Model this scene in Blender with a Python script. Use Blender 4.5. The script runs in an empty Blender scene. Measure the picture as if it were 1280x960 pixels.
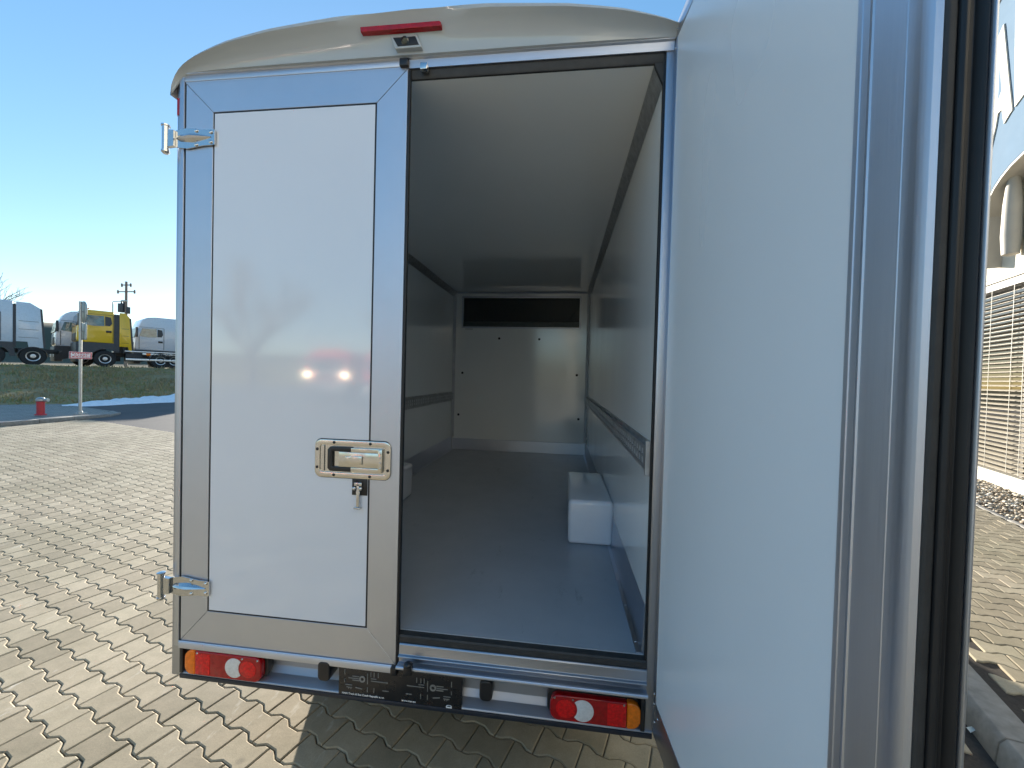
import bpy, bmesh, math, random
from mathutils import Vector, Matrix
R = math.radians
random.seed(7)
S = bpy.context.scene
COL = S.collection

# ------------------------------------------------------------------ camera
CAM = Vector((0.617761, -1.611705, 1.764017))
RX = Vector((0.992078, 0.122921, 0.025925))
UP = Vector((-0.028010, 0.015261, 0.999491))
FW = Vector((-0.122463, 0.992299, -0.018583))
FPX = 508.7175
cam_d = bpy.data.cameras.new('camera'); cam = bpy.data.objects.new('camera', cam_d); COL.objects.link(cam)
cam.matrix_world = Matrix(((RX.x, UP.x, -FW.x, CAM.x), (RX.y, UP.y, -FW.y, CAM.y), (RX.z, UP.z, -FW.z, CAM.z), (0, 0, 0, 1)))
cam_d.sensor_width = 36; cam_d.lens = FPX/1280*36; cam_d.clip_start = .02; cam_d.clip_end = 3000
S.camera = cam

# ------------------------------------------------------------------ light
SUN_EL, SUN_AZ = R(11.5), R(112.6)      # azimuth counter-clockwise from +X
sd = Vector((math.cos(SUN_AZ)*math.cos(SUN_EL), math.sin(SUN_AZ)*math.cos(SUN_EL), math.sin(SUN_EL)))
w = bpy.data.worlds.new('World'); S.world = w; w.use_nodes = True
nt = w.node_tree; bg = nt.nodes['Background']; bg.inputs[1].default_value = .15
sky = nt.nodes.new('ShaderNodeTexSky'); sky.sky_type = 'NISHITA'; sky.sun_disc = False
sky.sun_elevation = SUN_EL; sky.sun_rotation = math.pi/2 - SUN_AZ
sky.air_density = .85; sky.dust_density = .15; sky.ozone_density = 1.6; sky.altitude = 200
gm = nt.nodes.new('ShaderNodeGamma'); gm.inputs[1].default_value = .6
hs = nt.nodes.new('ShaderNodeHueSaturation'); hs.inputs['Saturation'].default_value = 1.55; hs.inputs['Value'].default_value = 1.12
nt.links.new(sky.outputs[0], gm.inputs[0]); nt.links.new(gm.outputs[0], hs.inputs['Color']); nt.links.new(hs.outputs[0], bg.inputs[0])
sl = bpy.data.lights.new('sun', 'SUN'); sl.energy = 5; sl.angle = R(.5); sl.color = (1, .91, .78)
so = bpy.data.objects.new('sun', sl); COL.objects.link(so); so.rotation_euler = sd.to_track_quat('Z', 'Y').to_euler()
S.view_settings.view_transform = 'Standard'; S.view_settings.look = 'None'
S.view_settings.exposure = 1.55; S.view_settings.gamma = 1
S.render.engine = 'CYCLES'
S.cycles.max_bounces = 10; S.cycles.glossy_bounces = 6; S.cycles.diffuse_bounces = 5; S.cycles.transparent_max_bounces = 8

# ------------------------------------------------------------------ helpers
def ray(px, py): return FW + RX*((px-640)/FPX) - UP*((py-480)/FPX)
def on_z(px, py, z): d = ray(px, py); return CAM + d*((z-CAM.z)/d.z)
def on_y(px, py, y): d = ray(px, py); return CAM + d*((y-CAM.y)/d.y)
AV = Vector((.3206, .9472, 0)); BV = Vector((.9472, -.3206, 0))     # along / away from the kerb
def on_b(px, py, off):
    d = ray(px, py); P = CAM + d*((off-CAM.dot(BV))/d.dot(BV)); return P.dot(AV), P.z
def lin(c):
    c /= 255.; return c/12.92 if c < .04045 else ((c+.055)/1.055)**2.4
def rgb(r, g, b): return (lin(r), lin(g), lin(b), 1)

class NT:
    def __init__(s, name):
        s.m = bpy.data.materials.new(name); s.m.use_nodes = True; s.t = s.m.node_tree; s.b = s.t.nodes['Principled BSDF']
    def n(s, ty, **k):
        x = s.t.nodes.new(ty)
        for a, v in k.items(): setattr(x, a, v)
        return x
    def l(s, a, b): s.t.links.new(a, b)
    def co(s, space='Object', scale=(1, 1, 1)):
        tc = s.n('ShaderNodeTexCoord'); mp = s.n('ShaderNodeMapping'); mp.inputs['Scale'].default_value = scale
        s.l(tc.outputs[space], mp.inputs[0]); return mp.outputs[0]
    def noise(s, vec, scale, detail=4, rough=.6):
        x = s.n('ShaderNodeTexNoise'); x.inputs['Scale'].default_value = scale; x.inputs['Detail'].default_value = detail; x.inputs['Roughness'].default_value = rough
        s.l(vec, x.inputs['Vector']); return x.outputs['Fac']
    def ramp(s, fac, stops):
        r = s.n('ShaderNodeValToRGB'); e = r.color_ramp.elements
        e[0].position, e[0].color = stops[0]; e[1].position, e[1].color = stops[-1]
        for p_, c in stops[1:-1]: q = e.new(p_); q.color = c
        s.l(fac, r.inputs[0]); return r.outputs[0]
    def mix(s, fac, a, b, blend='MIX'):
        x = s.n('ShaderNodeMix', data_type='RGBA', blend_type=blend)
        if isinstance(fac, (int, float)): x.inputs[0].default_value = fac
        else: s.l(fac, x.inputs[0])
        for v, i in ((a, 6), (b, 7)):
            if isinstance(v, tuple): x.inputs[i].default_value = v
            else: s.l(v, x.inputs[i])
        return x.outputs[2]
    def bump(s, h, strength=.3, dist=.01, normal=None):
        x = s.n('ShaderNodeBump'); x.inputs['Strength'].default_value = strength; x.inputs['Distance'].default_value = dist
        s.l(h, x.inputs['Height'])
        if normal: s.l(normal, x.inputs['Normal'])
        s.l(x.outputs[0], s.b.inputs['Normal']); return x.outputs[0]
def g4(v): return (v, v, v, 1)

def plain(name, col, rough=.5, metal=0, coat=0, spec=.5, var=.08, nscale=8, bumps=0, rvar=0.06):
    m = NT(name); v = m.co(); f = m.noise(v, nscale, 5)
    c1 = tuple(max(0, x*(1-var)) for x in col[:3])+(1,); c2 = tuple(min(1, x*(1+var)) for x in col[:3])+(1,)
    m.l(m.ramp(f, [(.3, c1), (.7, c2)]), m.b.inputs['Base Color'])
    r = m.n('ShaderNodeMapRange'); r.inputs[3].default_value = max(.01, rough-rvar); r.inputs[4].default_value = rough+rvar
    m.l(m.noise(v, nscale*2.3, 3), r.inputs[0]); m.l(r.outputs[0], m.b.inputs['Roughness'])
    m.b.inputs['Metallic'].default_value = metal; m.b.inputs['Coat Weight'].default_value = coat; m.b.inputs['Coat Roughness'].default_value = .05
    m.b.inputs['Specular IOR Level'].default_value = spec
    if bumps: m.bump(m.noise(v, nscale*20, 3), bumps, .002)
    return m.m

def alu(name, axis, rough=.42, val=.62, groove=True):
    """extruded aluminium: fine drawn lines running along axis 'x', 'y' or 'z'"""
    m = NT(name)
    sc = {'x': (.6, 120, 120), 'y': (120, .6, 120), 'z': (120, 120, .6)}[axis]
    f = m.noise(m.co(scale=sc), 3, 3)
    g = m.noise(m.co(), 3, 4)
    m.l(m.ramp(g, [(.3, (val*.88, val*.93, val*1.04, 1)), (.7, (val*.94, val*.99, val*1.10, 1))]), m.b.inputs['Base Color'])
    r = m.n('ShaderNodeMapRange'); r.inputs[3].default_value = rough-.07; r.inputs[4].default_value = rough+.08
    m.l(f, r.inputs[0]); m.l(r.outputs[0], m.b.inputs['Roughness'])
    m.b.inputs['Metallic'].default_value = 1
    m.bump(f, .10 if groove else .05, .0015)
    return m.m

M = {}
M['alu_x'] = alu('aluminium_drawn_across', 'x'); M['alu_z'] = alu('aluminium_drawn_upright', 'z'); M['alu_y'] = alu('aluminium_drawn_lengthwise', 'y')
M['alu_dull'] = alu('aluminium_sill', 'x', .34, .42)
M['alu_post'] = alu('aluminium_post', 'z', .36, .5)
M['alu_in'] = alu('aluminium_inner', 'y', .32, .6)
M['galv'] = plain('galvanised_steel', (.55, .56, .57, 1), .42, 1, var=.2, nscale=30)
def panel(name, col, rough, bumpd, coat=0):
    m = NT(name); v = m.co()
    m.l(m.ramp(m.noise(v, 1.3, 5), [(.3, tuple(c*.965 for c in col[:3])+(1,)), (.7, col)]), m.b.inputs['Base Color'])
    # faint wipe marks and dust that only change the gloss
    sm = m.n('ShaderNodeMapRange'); sm.inputs[1].default_value = .35; sm.inputs[2].default_value = .75; sm.inputs[3].default_value = rough*.92; sm.inputs[4].default_value = rough*1.22
    m.l(m.noise(m.co(scale=(1, 1, .45)), 2.2, 2, .5), sm.inputs[0]); m.l(sm.outputs[0], m.b.inputs['Roughness'])
    m.b.inputs['Specular IOR Level'].default_value = .7; m.b.inputs['Coat Weight'].default_value = coat; m.b.inputs['Coat Roughness'].default_value = rough*.8; m.b.inputs['Coat IOR'].default_value = 1.7
    m.bump(m.noise(v, 60, 2), bumpd*.6, .0005, None); return m.m
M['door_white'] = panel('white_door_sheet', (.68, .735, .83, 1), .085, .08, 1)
M['inner_white'] = panel('pale_inner_sheet', (.88, .91, .91, 1), .14, .10, .4)
M['ceil_white'] = panel('pale_ceiling_sheet', (.88, .90, .89, 1), .12, .08, .5)
M['doorin_white'] = panel('pebbled_inner_door_sheet', (.84, .89, .935, 1), .24, .14)
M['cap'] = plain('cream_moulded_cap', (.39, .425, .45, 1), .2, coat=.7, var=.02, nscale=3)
M['van_paint'] = plain('white_cab_paint', (.75, .75, .75, 1), .25, coat=.8, var=.02)
M['gasket'] = plain('black_rubber_gasket', (.008, .009, .011, 1), .5, var=.3)
M['seal_line'] = plain('black_sealant_line', (.012, .014, .02, 1), .4, var=.2)
M['rubber_grey'] = plain('dark_grey_rubber', (.028, .029, .03, 1), .6, var=.25, nscale=20, bumps=.2)
M['black_plastic'] = plain('black_plastic', (.014, .014, .016, 1), .32, var=.2)
M['steel'] = plain('stainless_steel', (.60, .61, .62, 1), .17, 1, var=.05, nscale=12)
M['steel_lock'] = plain('stainless_lock_sheet', (.66, .64, .59, 1), .2, 1, var=.06, nscale=14)
M['bolt'] = plain('dark_bolt', (.02, .02, .022, 1), .45, .2)
M['wheelbox'] = plain('white_wheel_box_moulding', (.74, .76, .80, 1), .13, coat=.5, var=.02)
M['tyre'] = plain('tyre_rubber', (.016, .016, .017, 1), .75, var=.3, nscale=25)
M['chassis'] = plain('black_chassis', (.02, .02, .021, 1), .55, var=.3)
M['red_lens'] = plain('red_lamp_lens', (.33, .003, .006, 1), .1, spec=.4, coat=.25, var=.25, nscale=60)
M['red_bright'] = plain('bright_red_lamp_lens', (.62, .006, .008, 1), .1, spec=.4, coat=.25, var=.35, nscale=90)
M['amber'] = plain('amber_lamp_lens', (.80, .18, .006, 1), .1, spec=.4, coat=.25, var=.2, nscale=60)
M['clear_lens'] = plain('white_lamp_lens', (.66, .66, .66, 1), .15, coat=.6, var=.12, nscale=80)
M['plate_black'] = plain('black_plate_carrier', (.012, .012, .014, 1), .28, var=.1)
M['plate_grey'] = plain('grey_embossing', (.22, .215, .2, 1), .4, var=.2)
M['plate_white'] = plain('white_print', (.8, .8, .8, 1), .5)
M['dark_bumper'] = plain('dark_painted_beam_edge', (.022, .028, .042, 1), .35, .3, var=.2)
M['rail_zinc'] = plain('dull_zinc_rail', (.42, .43, .44, 1), .4, .7, var=.2, nscale=10)
M['strip_or_slot_light'] = plain('pale_strip_and_slot_light', (.72, .74, .76, 1), .5, .0, var=.1)  # pale corner strips; behind the rail slots this tone stands for skylight
def floor_mat():
    m = NT('blue_grey_cargo_floor'); v = m.co()
    c = m.ramp(m.noise(v, 2.2, 6, .65), [(.3, (.33, .365, .41, 1)), (.7, (.385, .42, .465, 1))])
    sc = m.ramp(m.noise(m.co(scale=(1, .35, 1)), 9, 8, .75), [(.60, g4(0)), (.72, g4(.85))])
    m.l(m.mix(m.n('ShaderNodeMath', operation='MULTIPLY').outputs[0] if 0 else sc, c, (.20, .225, .255, 1)), m.b.inputs['Base Color'])
    m.l(m.ramp(m.noise(v, 6, 5), [(.3, g4(.3)), (.7, g4(.42))]), m.b.inputs['Roughness'])
    m.bump(m.noise(v, 300, 2), .1, .0006); return m.m
M['floor'] = floor_mat()
def glass(name, col=(.9, .95, .95, 1), rough=0):
    m = NT(name); m.b.inputs['Base Color'].default_value = col; m.b.inputs['Transmission Weight'].default_value = .9
    m.b.inputs['Roughness'].default_value = rough; return m.m
M['dark_glass'] = plain('dark_glazing', (.02, .028, .032, 1), .04, spec=.8, var=.1)
M['cab_glass'] = plain('cab_side_glass', (.10, .17, .17, 1), .05, spec=1, var=.75, nscale=2.2)
M['bulk_glass'] = glass('tinted_bulkhead_glass', (.45, .48, .48, 1)); M['bulk_glass'].node_tree.nodes['Principled BSDF'].inputs['Specular IOR Level'].default_value = .15; M['bulk_glass'].node_tree.nodes['Principled BSDF'].inputs['IOR'].default_value = 1.15

# ------------------------------------------------------------------ mesh builders
class MB:
    """collects boxes, prisms and tubes; build() links them as one mesh object"""
    def __init__(s): s.bm = bmesh.new()
    def box(s, x0, x1, y0, y1, z0, z1, mat=None):
        vs = [s.bm.verts.new(Vector(c)) for c in ((x0, y0, z0), (x1, y0, z0), (x1, y1, z0), (x0, y1, z0), (x0, y0, z1), (x1, y0, z1), (x1, y1, z1), (x0, y1, z1))]
        if mat is not None:
            for v in vs: v.co = mat @ v.co
        for f in ((3, 2, 1, 0), (4, 5, 6, 7), (0, 1, 5, 4), (1, 2, 6, 5), (2, 3, 7, 6), (3, 0, 4, 7)): s.bm.faces.new([vs[i] for i in f])
        return s
    def prism(s, pts, v0, v1, axis='y'):
        """pts: 2-D outline in the plane normal to axis, extruded v0 -> v1"""
        def P(a, b, c):
            return {'y': (a, c, b), 'x': (c, a, b), 'z': (a, b, c)}[axis]
        A = [s.bm.verts.new(P(a, b, v0)) for a, b in pts]; B = [s.bm.verts.new(P(a, b, v1)) for a, b in pts]
        n = len(pts); s.bm.faces.new(A); s.bm.faces.new(B[::-1])
        for i in range(n): s.bm.faces.new((A[i], B[i], B[(i+1) % n], A[(i+1) % n]))
        return s
    def prism_v(s, pts3, off):
        A = [s.bm.verts.new(p) for p in pts3]; B = [s.bm.verts.new(Vector(p)+off) for p in pts3]; n = len(A)
        s.bm.faces.new(A); s.bm.faces.new(B[::-1])
        for i in range(n): s.bm.faces.new((A[i], B[i], B[(i+1) % n], A[(i+1) % n]))
        return s
    def tube(s, path, rad, n=10, cap=True):
        path = [Vector(p) for p in path]; rads = rad if isinstance(rad, (list, tuple)) else [rad]*len(path)
        rings = []; prev = None
        for i, p in enumerate(path):
            d = (path[min(i+1, len(path)-1)]-path[max(i-1, 0)]).normalized()
            if prev is None: a = d.orthogonal().normalized()
            else: a = (prev-d*prev.dot(d)).normalized()
            prev = a; b = d.cross(a)
            rings.append([s.bm.verts.new(p+(a*math.cos(2*math.pi*k/n)+b*math.sin(2*math.pi*k/n))*rads[i]) for k in range(n)])
        for r0, r1 in zip(rings, rings[1:]):
            for k in range(n): s.bm.faces.new((r0[k], r0[(k+1) % n], r1[(k+1) % n], r1[k]))
        if cap: s.bm.faces.new(rings[0][::-1]); s.bm.faces.new(rings[-1])
        return s
    def lathe(s, c, axis, prof, n=32):
        """prof: (radius, distance along axis)"""
        c = Vector(c); ax = Vector(axis).normalized(); a = ax.orthogonal().normalized(); b = ax.cross(a); rings = []
        for r, h in prof:
            rings.append([s.bm.verts.new(c+ax*h+(a*math.cos(2*math.pi*k/n)+b*math.sin(2*math.pi*k/n))*max(r, 1e-4)) for k in range(n)])
        for r0, r1 in zip(rings, rings[1:]):
            for k in range(n): s.bm.faces.new((r0[k], r0[(k+1) % n], r1[(k+1) % n], r1[k]))
        s.bm.faces.new(rings[0][::-1]); s.bm.faces.new(rings[-1])
        return s
    def quad(s, *p): s.bm.faces.new([s.bm.verts.new(Vector(q)) for q in p]); return s
    def build(s, name, mat, parent=None, bevel=0, seg=2, smooth=True, loc=None):
        bmesh.ops.remove_doubles(s.bm, verts=s.bm.verts, dist=1e-6)
        bmesh.ops.recalc_face_normals(s.bm, faces=s.bm.faces)
        if bevel:
            es = [e for e in s.bm.edges if len(e.link_faces) == 2 and e.calc_face_angle(0) > R(30)]
            bmesh.ops.bevel(s.bm, geom=es, offset=bevel, segments=seg, profile=.5, affect='EDGES', clamp_overlap=True)
        me = bpy.data.meshes.new(name); s.bm.to_mesh(me); s.bm.free()
        if smooth:
            me.shade_smooth(); me.set_sharp_from_angle(angle=R(32))
        me.materials.append(M[mat] if isinstance(mat, str) else mat)
        o = bpy.data.objects.new(name, me); COL.objects.link(o)
        if parent is not None: o.parent = parent
        if loc is not None: o.location = loc
        return o

def thing(name, label, cat, loc=(0, 0, 0), rz=0, group=None):
    o = bpy.data.objects.new(name, None); COL.objects.link(o); o.location = loc; o.rotation_euler = (0, 0, rz); o.empty_display_size = .2
    return tag(o, label, cat, group)
def tag(o, label, cat, group=None):
    o['label'] = label; o['category'] = cat
    if group: o['group'] = group
    return o
def struct(o): o['kind'] = 'structure'; return o
def rounded(x0, x1, z0, z1, r, n=6):
    out = []
    for cx, cz, a0 in ((x1-r, z1-r, 0), (x0+r, z1-r, 90), (x0+r, z0+r, 180), (x1-r, z0+r, 270)):
        for k in range(n+1): a = R(a0+90*k/n); out.append((cx+r*math.cos(a), cz+r*math.sin(a)))
    return out
def ring_plate(bm, outer, inner, y0, y1):
    """flat ring between two outlines with the same number of points, y0 front, y1 back"""
    n = len(outer)
    O0 = [bm.verts.new((a, y0, b)) for a, b in outer]; O1 = [bm.verts.new((a, y1, b)) for a, b in outer]
    I0 = [bm.verts.new((a, y0, b)) for a, b in inner]; I1 = [bm.verts.new((a, y1, b)) for a, b in inner]
    for i in range(n):
        j = (i+1) % n
        for q in ((O0[i], O0[j], I0[j], I0[i]), (O0[i], O1[i], O1[j], O0[j]), (I0[i], I0[j], I1[j], I1[i]), (O1[i], I1[i], I1[j], O1[j])): bm.faces.new(q)

# ================================================================== GROUND
def ground_mat():
    m = NT('far_ground'); v = m.co(space='Object')
    m.l(m.ramp(m.noise(v, .15, 6), [(.3, (.10, .10, .085, 1)), (.7, (.16, .15, .12, 1))]), m.b.inputs['Base Color']); m.b.inputs['Roughness'].default_value = .9
    return m.m
b = MB(); b.quad((-900, -900, -.06), (900, -900, -.06), (900, 900, -.06), (-900, 900, -.06)); struct(b.build('ground', ground_mat()))

def paver_mat():
    m = NT('tan_concrete_pavers'); v = m.co()
    at = m.n('ShaderNodeAttribute'); at.attribute_name = 'tint'
    base = m.ramp(at.outputs['Fac'], [(0, (.345, .288, .205, 1)), (.5, (.42, .352, .252, 1)), (1, (.50, .425, .31, 1))])
    fine = m.noise(v, 140, 6, .75); mid = m.noise(v, 9, 6, .7)
    c = m.mix(.5, base, m.ramp(fine, [(.35, g4(.62)), (.65, g4(1))]), 'MULTIPLY')
    c = m.mix(.55, c, m.ramp(mid, [(.3, (.62, .64, .60, 1)), (.65, g4(1))]), 'MULTIPLY')
    sp = m.ramp(m.noise(v, 420, 2), [(.70, g4(0)), (.76, g4(1))]); c = m.mix(sp, c, (.12, .10, .08, 1))
    big2 = m.ramp(m.noise(v, .55, 5, .6), [(.35, (.78, .80, .76, 1)), (.6, g4(1))]); c = m.mix(.9, c, big2, 'MULTIPLY')
    oil = m.n('ShaderNodeTexVoronoi'); oil.inputs['Scale'].default_value = 2.3; m.l(v, oil.inputs['Vector'])
    c = m.mix(m.ramp(oil.outputs['Distance'], [(.0, g4(.5)), (.035, g4(.35)), (.06, g4(0))]), c, (.10, .09, .075, 1))
    # pale scuffs of lime
    st = m.n('ShaderNodeVectorMath', operation='MULTIPLY')
    sc = m.noise(m.co(scale=(1.6, .55, 1)), 9, 7, .7); big = m.noise(m.co(), 1.1, 2)
    mm = m.n('ShaderNodeMath', operation='MULTIPLY'); m.l(m.ramp(sc, [(.58, g4(0)), (.7, g4(1))]), mm.inputs[0]); m.l(m.ramp(big, [(.52, g4(0)), (.62, g4(.7))]), mm.inputs[1])
    c = m.mix(mm.outputs[0], c, (.62, .58, .50, 1))
    m.l(c, m.b.inputs['Base Color']); m.b.inputs['Roughness'].default_value = .82; m.b.inputs['Specular IOR Level'].default_value = .35
    a = m.n('ShaderNodeMath', operation='ADD'); m.l(fine, a.inputs[0]); m.l(m.noise(v, 25, 4), a.inputs[1])
    m.bump(a.outputs[0], .35, .0022)
    return m.m
M['paver'] = paver_mat()
M['joint'] = plain('joint_sand', (.045, .037, .03, 1), .95, var=.3, nscale=60, bumps=.3)
O0 = Vector((-2.013149, .252144, 0))
def inset_poly(pts, d):
    n = len(pts); out = []
    for i in range(n):
        p0, p1, p2 = Vector(pts[i-1]), Vector(pts[i]), Vector(pts[(i+1) % n])
        e1 = (p1-p0).normalized(); e2 = (p2-p1).normalized(); n1 = Vector((-e1.y, e1.x)); n2 = Vector((-e2.y, e2.x))
        k = 1+n1.dot(n2); out.append(tuple(p1+(n1+n2)*(d/k)))
    return out
def paving(name, test, zt, amin, amax, bmin, bmax):
    a = .0125; P = [(0, -a), (.03, -a), (.07, a), (.13, a), (.17, -a), (.2, -a), (.2, .14+a), (.17, .14+a), (.13, .14-a), (.07, .14-a), (.03, .14+a), (0, .14+a)]
    # chamfer near the edge, the joint about five millimetres wide
    r0 = inset_poly(P, .0076); r1 = inset_poly(P, .0022); n = len(P)
    verts = []; faces = []; tint = []
    uo = O0.dot(BV); vo = O0.dot(AV); rnd = random.Random(3)
    k0, k1 = int((amin-vo)/.14)-1, int((amax-vo)/.14)+1; j0, j1 = int((bmin-uo)/.2)-1, int((bmax-uo)/.2)+1
    for k in range(k0, k1):
        for j in range(j0, j1):
            u = uo+(k % 2)*.1+.2*j; v = vo+.14*k
            c = BV*(u+.1)+AV*(v+.07)
            if not test(c, u+.1, v+.07): continue
            t = rnd.random(); tx, ty, tz = rnd.uniform(-.007, .007), rnd.uniform(-.007, .007), rnd.uniform(-.0016, .0016)
            base = len(verts)
            for ring, z in ((r0, 0), (r1, -.004), (r1, -.018)):
                for q in ring:
                    p = BV*(u+q[0])+AV*(v+q[1]); verts.append((p.x, p.y, zt+z+tz+tx*(q[0]-.1)+ty*(q[1]-.07)))
            faces.append(tuple(base+i for i in range(n))); tint.append(t)
            for rr in (0, n):
                for i in range(n): i2 = (i+1) % n; faces.append((base+rr+i, base+rr+n+i, base+rr+n+i2, base+rr+i2)); tint.append(t)
    me = bpy.data.meshes.new(name); me.from_pydata(verts, [], faces); me.update()
    at = me.attributes.new('tint', 'FLOAT', 'FACE'); at.data.foreach_set('value', tint)
    me.materials.append(M['paver']); o = bpy.data.objects.new(name, me); COL.objects.link(o); return struct(o)
KERB0, KERB1 = 2.385, 2.56; ASPH = 4.62
paving('paving', lambda c, u, v: c.x > -14.75 and -4.2 < v < ASPH-.05 and u+.1 < KERB0-.02 and not (c.x > 6), 0, -4.2, ASPH, -21, KERB0)
paving('footway_paving', lambda c, u, v: KERB1+.08 < u < 4.53 and -2 < v < 14, .12, -2, 14, KERB1, 4.7)
b = MB(); b.quad((-900, -900, -.0145), (60, -900, -.0145), (60, 8, -.0145), (-15, 30, -.0145)) if 0 else None
def sheet_ab(bm, a0, a1, b0, b1, z):
    bm.quad(*[tuple(AV*a_+BV*b_)[:2]+(z,) for a_, b_ in ((a0, b0), (a0, b1), (a1, b1), (a1, b0))])
b = MB(); sheet_ab(b, -4.5, ASPH, -22, KERB0, -.012); struct(b.build('joint_sand', 'joint'))
b = MB(); b.bm.verts.index_update()
for q in ((-2.4, 14.2, KERB1-.02, 4.62),): sheet_ab(b, *q, .109)
struct(b.build('footway_bed', 'joint'))
# yard behind the camera and beyond the modelled stones
def yard_mat():
    m = NT('yard_paving_far'); v = m.co(scale=(1, 1, 1)); mp = m.n('ShaderNodeMapping'); mp.inputs['Rotation'].default_value = (0, 0, R(18.7)); m.l(v, mp.inputs[0])
    br = m.n('ShaderNodeTexBrick'); br.inputs['Scale'].default_value = 1; br.inputs['Brick Width'].default_value = .2; br.inputs['Row Height'].default_value = .14; br.inputs['Mortar Size'].default_value = .006
    br.inputs['Color1'].default_value = (.40, .34, .26, 1); br.inputs['Color2'].default_value = (.46, .40, .31, 1); br.inputs['Mortar'].default_value = (.09, .075, .06, 1)
    m.l(mp.outputs[0], br.inputs[0]); m.l(m.mix(.4, br.outputs[0], m.ramp(m.noise(v, 3, 6), [(.3, g4(.6)), (.7, g4(1))]), 'MULTIPLY'), m.b.inputs['Base Color']); m.b.inputs['Roughness'].default_value = .85; return m.m
b = MB(); sheet_ab(b, -60, -4.2, -60, 40, -.008); struct(b.build('yard', yard_mat()))
def asphalt_mat():
    m = NT('asphalt'); v = m.co()
    c = m.mix(.6, m.ramp(m.noise(v, .8, 6), [(.3, (.045, .046, .05, 1)), (.7, (.075, .074, .074, 1))]), m.ramp(m.noise(v, 200, 3), [(.3, g4(.5)), (.7, g4(1.0))]), 'MULTIPLY')
    m.l(c, m.b.inputs['Base Color']); m.b.inputs['Roughness'].default_value = .75; m.bump(m.noise(v, 150, 3), .5, .004); return m.m
M['asphalt'] = asphalt_mat()
b = MB(); sheet_ab(b, ASPH, 90, -60, KERB0+.02, -.004); struct(b.build('road', 'asphalt'))
M['concrete'] = plain('kerb_concrete', (.25, .24, .22, 1), .85, var=.22, nscale=14, bumps=.35)
# kerb by the footway: one-metre stones
b = MB(); a_ = 1.408-12
while a_ < 16:
    pts = [(KERB0, -.03), (KERB0+.012, .085), (KERB0+.035, .118), (KERB1-.004, .121), (KERB1-.004, -.03)]
    lo = [tuple(AV*(a_+.004)+BV*q[0])[:2]+(q[1],) for q in pts]
    b.prism_v([Vector(p_) for p_ in lo], AV*.992); a_ += 1.0
struct(b.build('kerb', 'concrete', bevel=.006))
# kerb and pavement at the far left
SW = [(-14.9, -6), (-14.86, 4), (-14.86, 7.85), (-14.88, 9.6), (-14.98, 10.7), (-15.5, 11.5), (-16.6, 12.1), (-19, 13.0), (-21.6, 13.9)]
b = MB()
for i in range(len(SW)-1):
    p0, p1 = Vector((*SW[i], 0)), Vector((*SW[i+1], 0)); d = (p1-p0).normalized(); nn = Vector((-d.y, d.x, 0))
    L = (p1-p0).length; k = max(1, round(L/1.0)); 
    for j in range(k):
        q0 = p0+d*(L*j/k+.008); q1 = p0+d*(L*(j+1)/k-.008)
        h = .11 if i < 3 else (.10, .07, .04, .02, .02)[i-3]
        b.prism_v([q0+Vector((0, 0, -.03)), q0+Vector((0, 0, h)), q0+nn*.15+Vector((0, 0, h+.004)), q0+nn*.15+Vector((0, 0, -.03))], q1-q0)
struct(b.build('far_kerb', 'concrete', bevel=.01))
def side_mat():
    m = NT('grey_pavement_blocks'); v = m.co(); br = m.n('ShaderNodeTexBrick'); br.inputs['Scale'].default_value = 1; br.inputs['Brick Width'].default_value = .2; br.inputs['Row Height'].default_value = .1; br.inputs['Mortar Size'].default_value = .008
    br.inputs['Color1'].default_value = (.30, .29, .26, 1); br.inputs['Color2'].default_value = (.36, .34, .30, 1); br.inputs['Mortar'].default_value = (.1, .09, .08, 1)
    m.l(v, br.inputs[0]); m.l(m.mix(.5, br.outputs[0], m.ramp(m.noise(v, 2, 6), [(.3, g4(.6)), (.7, g4(1))]), 'MULTIPLY'), m.b.inputs['Base Color']); m.b.inputs['Roughness'].default_value = .85; return m.m
b = MB()
poly = [Vector((x-.14, y, .1 if i < 4 else max(.012, .1-.03*(i-3)))) for i, (x, y) in enumerate(SW)]
far = [Vector((-26, 9.5, .1)), Vector((-32, -6, .1))]
vs = [b.bm.verts.new(p_) for p_ in poly+far]; b.bm.faces.new(vs); bmesh.ops.triangulate(b.bm, faces=b.bm.faces)
struct(b.build('pavement', side_mat(), smooth=False))

# ------------------------------------------------------------------ grass bank
TT = Vector((.5, .866, 0)); NN = Vector((-.866, .5, 0)); T0 = Vector((-32, 20, 0)); BZ = 1.68
BASE = Vector((-21.7, 13.5, 0))
def hn(x, y):
    return math.sin(x*.9+y*.4)*.5+math.sin(x*.37-y*.8+1)*.5
def bank_h(nn):
    if nn < 0: return -.1
    if nn > 11: return BZ
    f = nn/11; return BZ*(f*.85+.15*(3*f*f-2*f**3))
def grass_mat():
    m = NT('winter_grass'); v = m.co()
    f = m.noise(m.co(scale=(1, 1, 1)), 1.1, 7, .7); f2 = m.noise(v, 14, 5, .8)
    c = m.ramp(f, [(.28, (.26, .205, .11, 1)), (.5, (.37, .29, .16, 1)), (.62, (.26, .26, .10, 1)), (.75, (.36, .30, .19, 1))])
    m.l(m.mix(.7, c, m.ramp(f2, [(.3, g4(.65)), (.7, g4(1.1))]), 'MULTIPLY'), m.b.inputs['Base Color']); m.b.inputs['Roughness'].default_value = .95; m.b.inputs['Specular IOR Level'].default_value = .15
    m.bump(f2, .6, .05); return m.m
b = MB(); NS, NNn = 150, 60; vv = []
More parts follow.
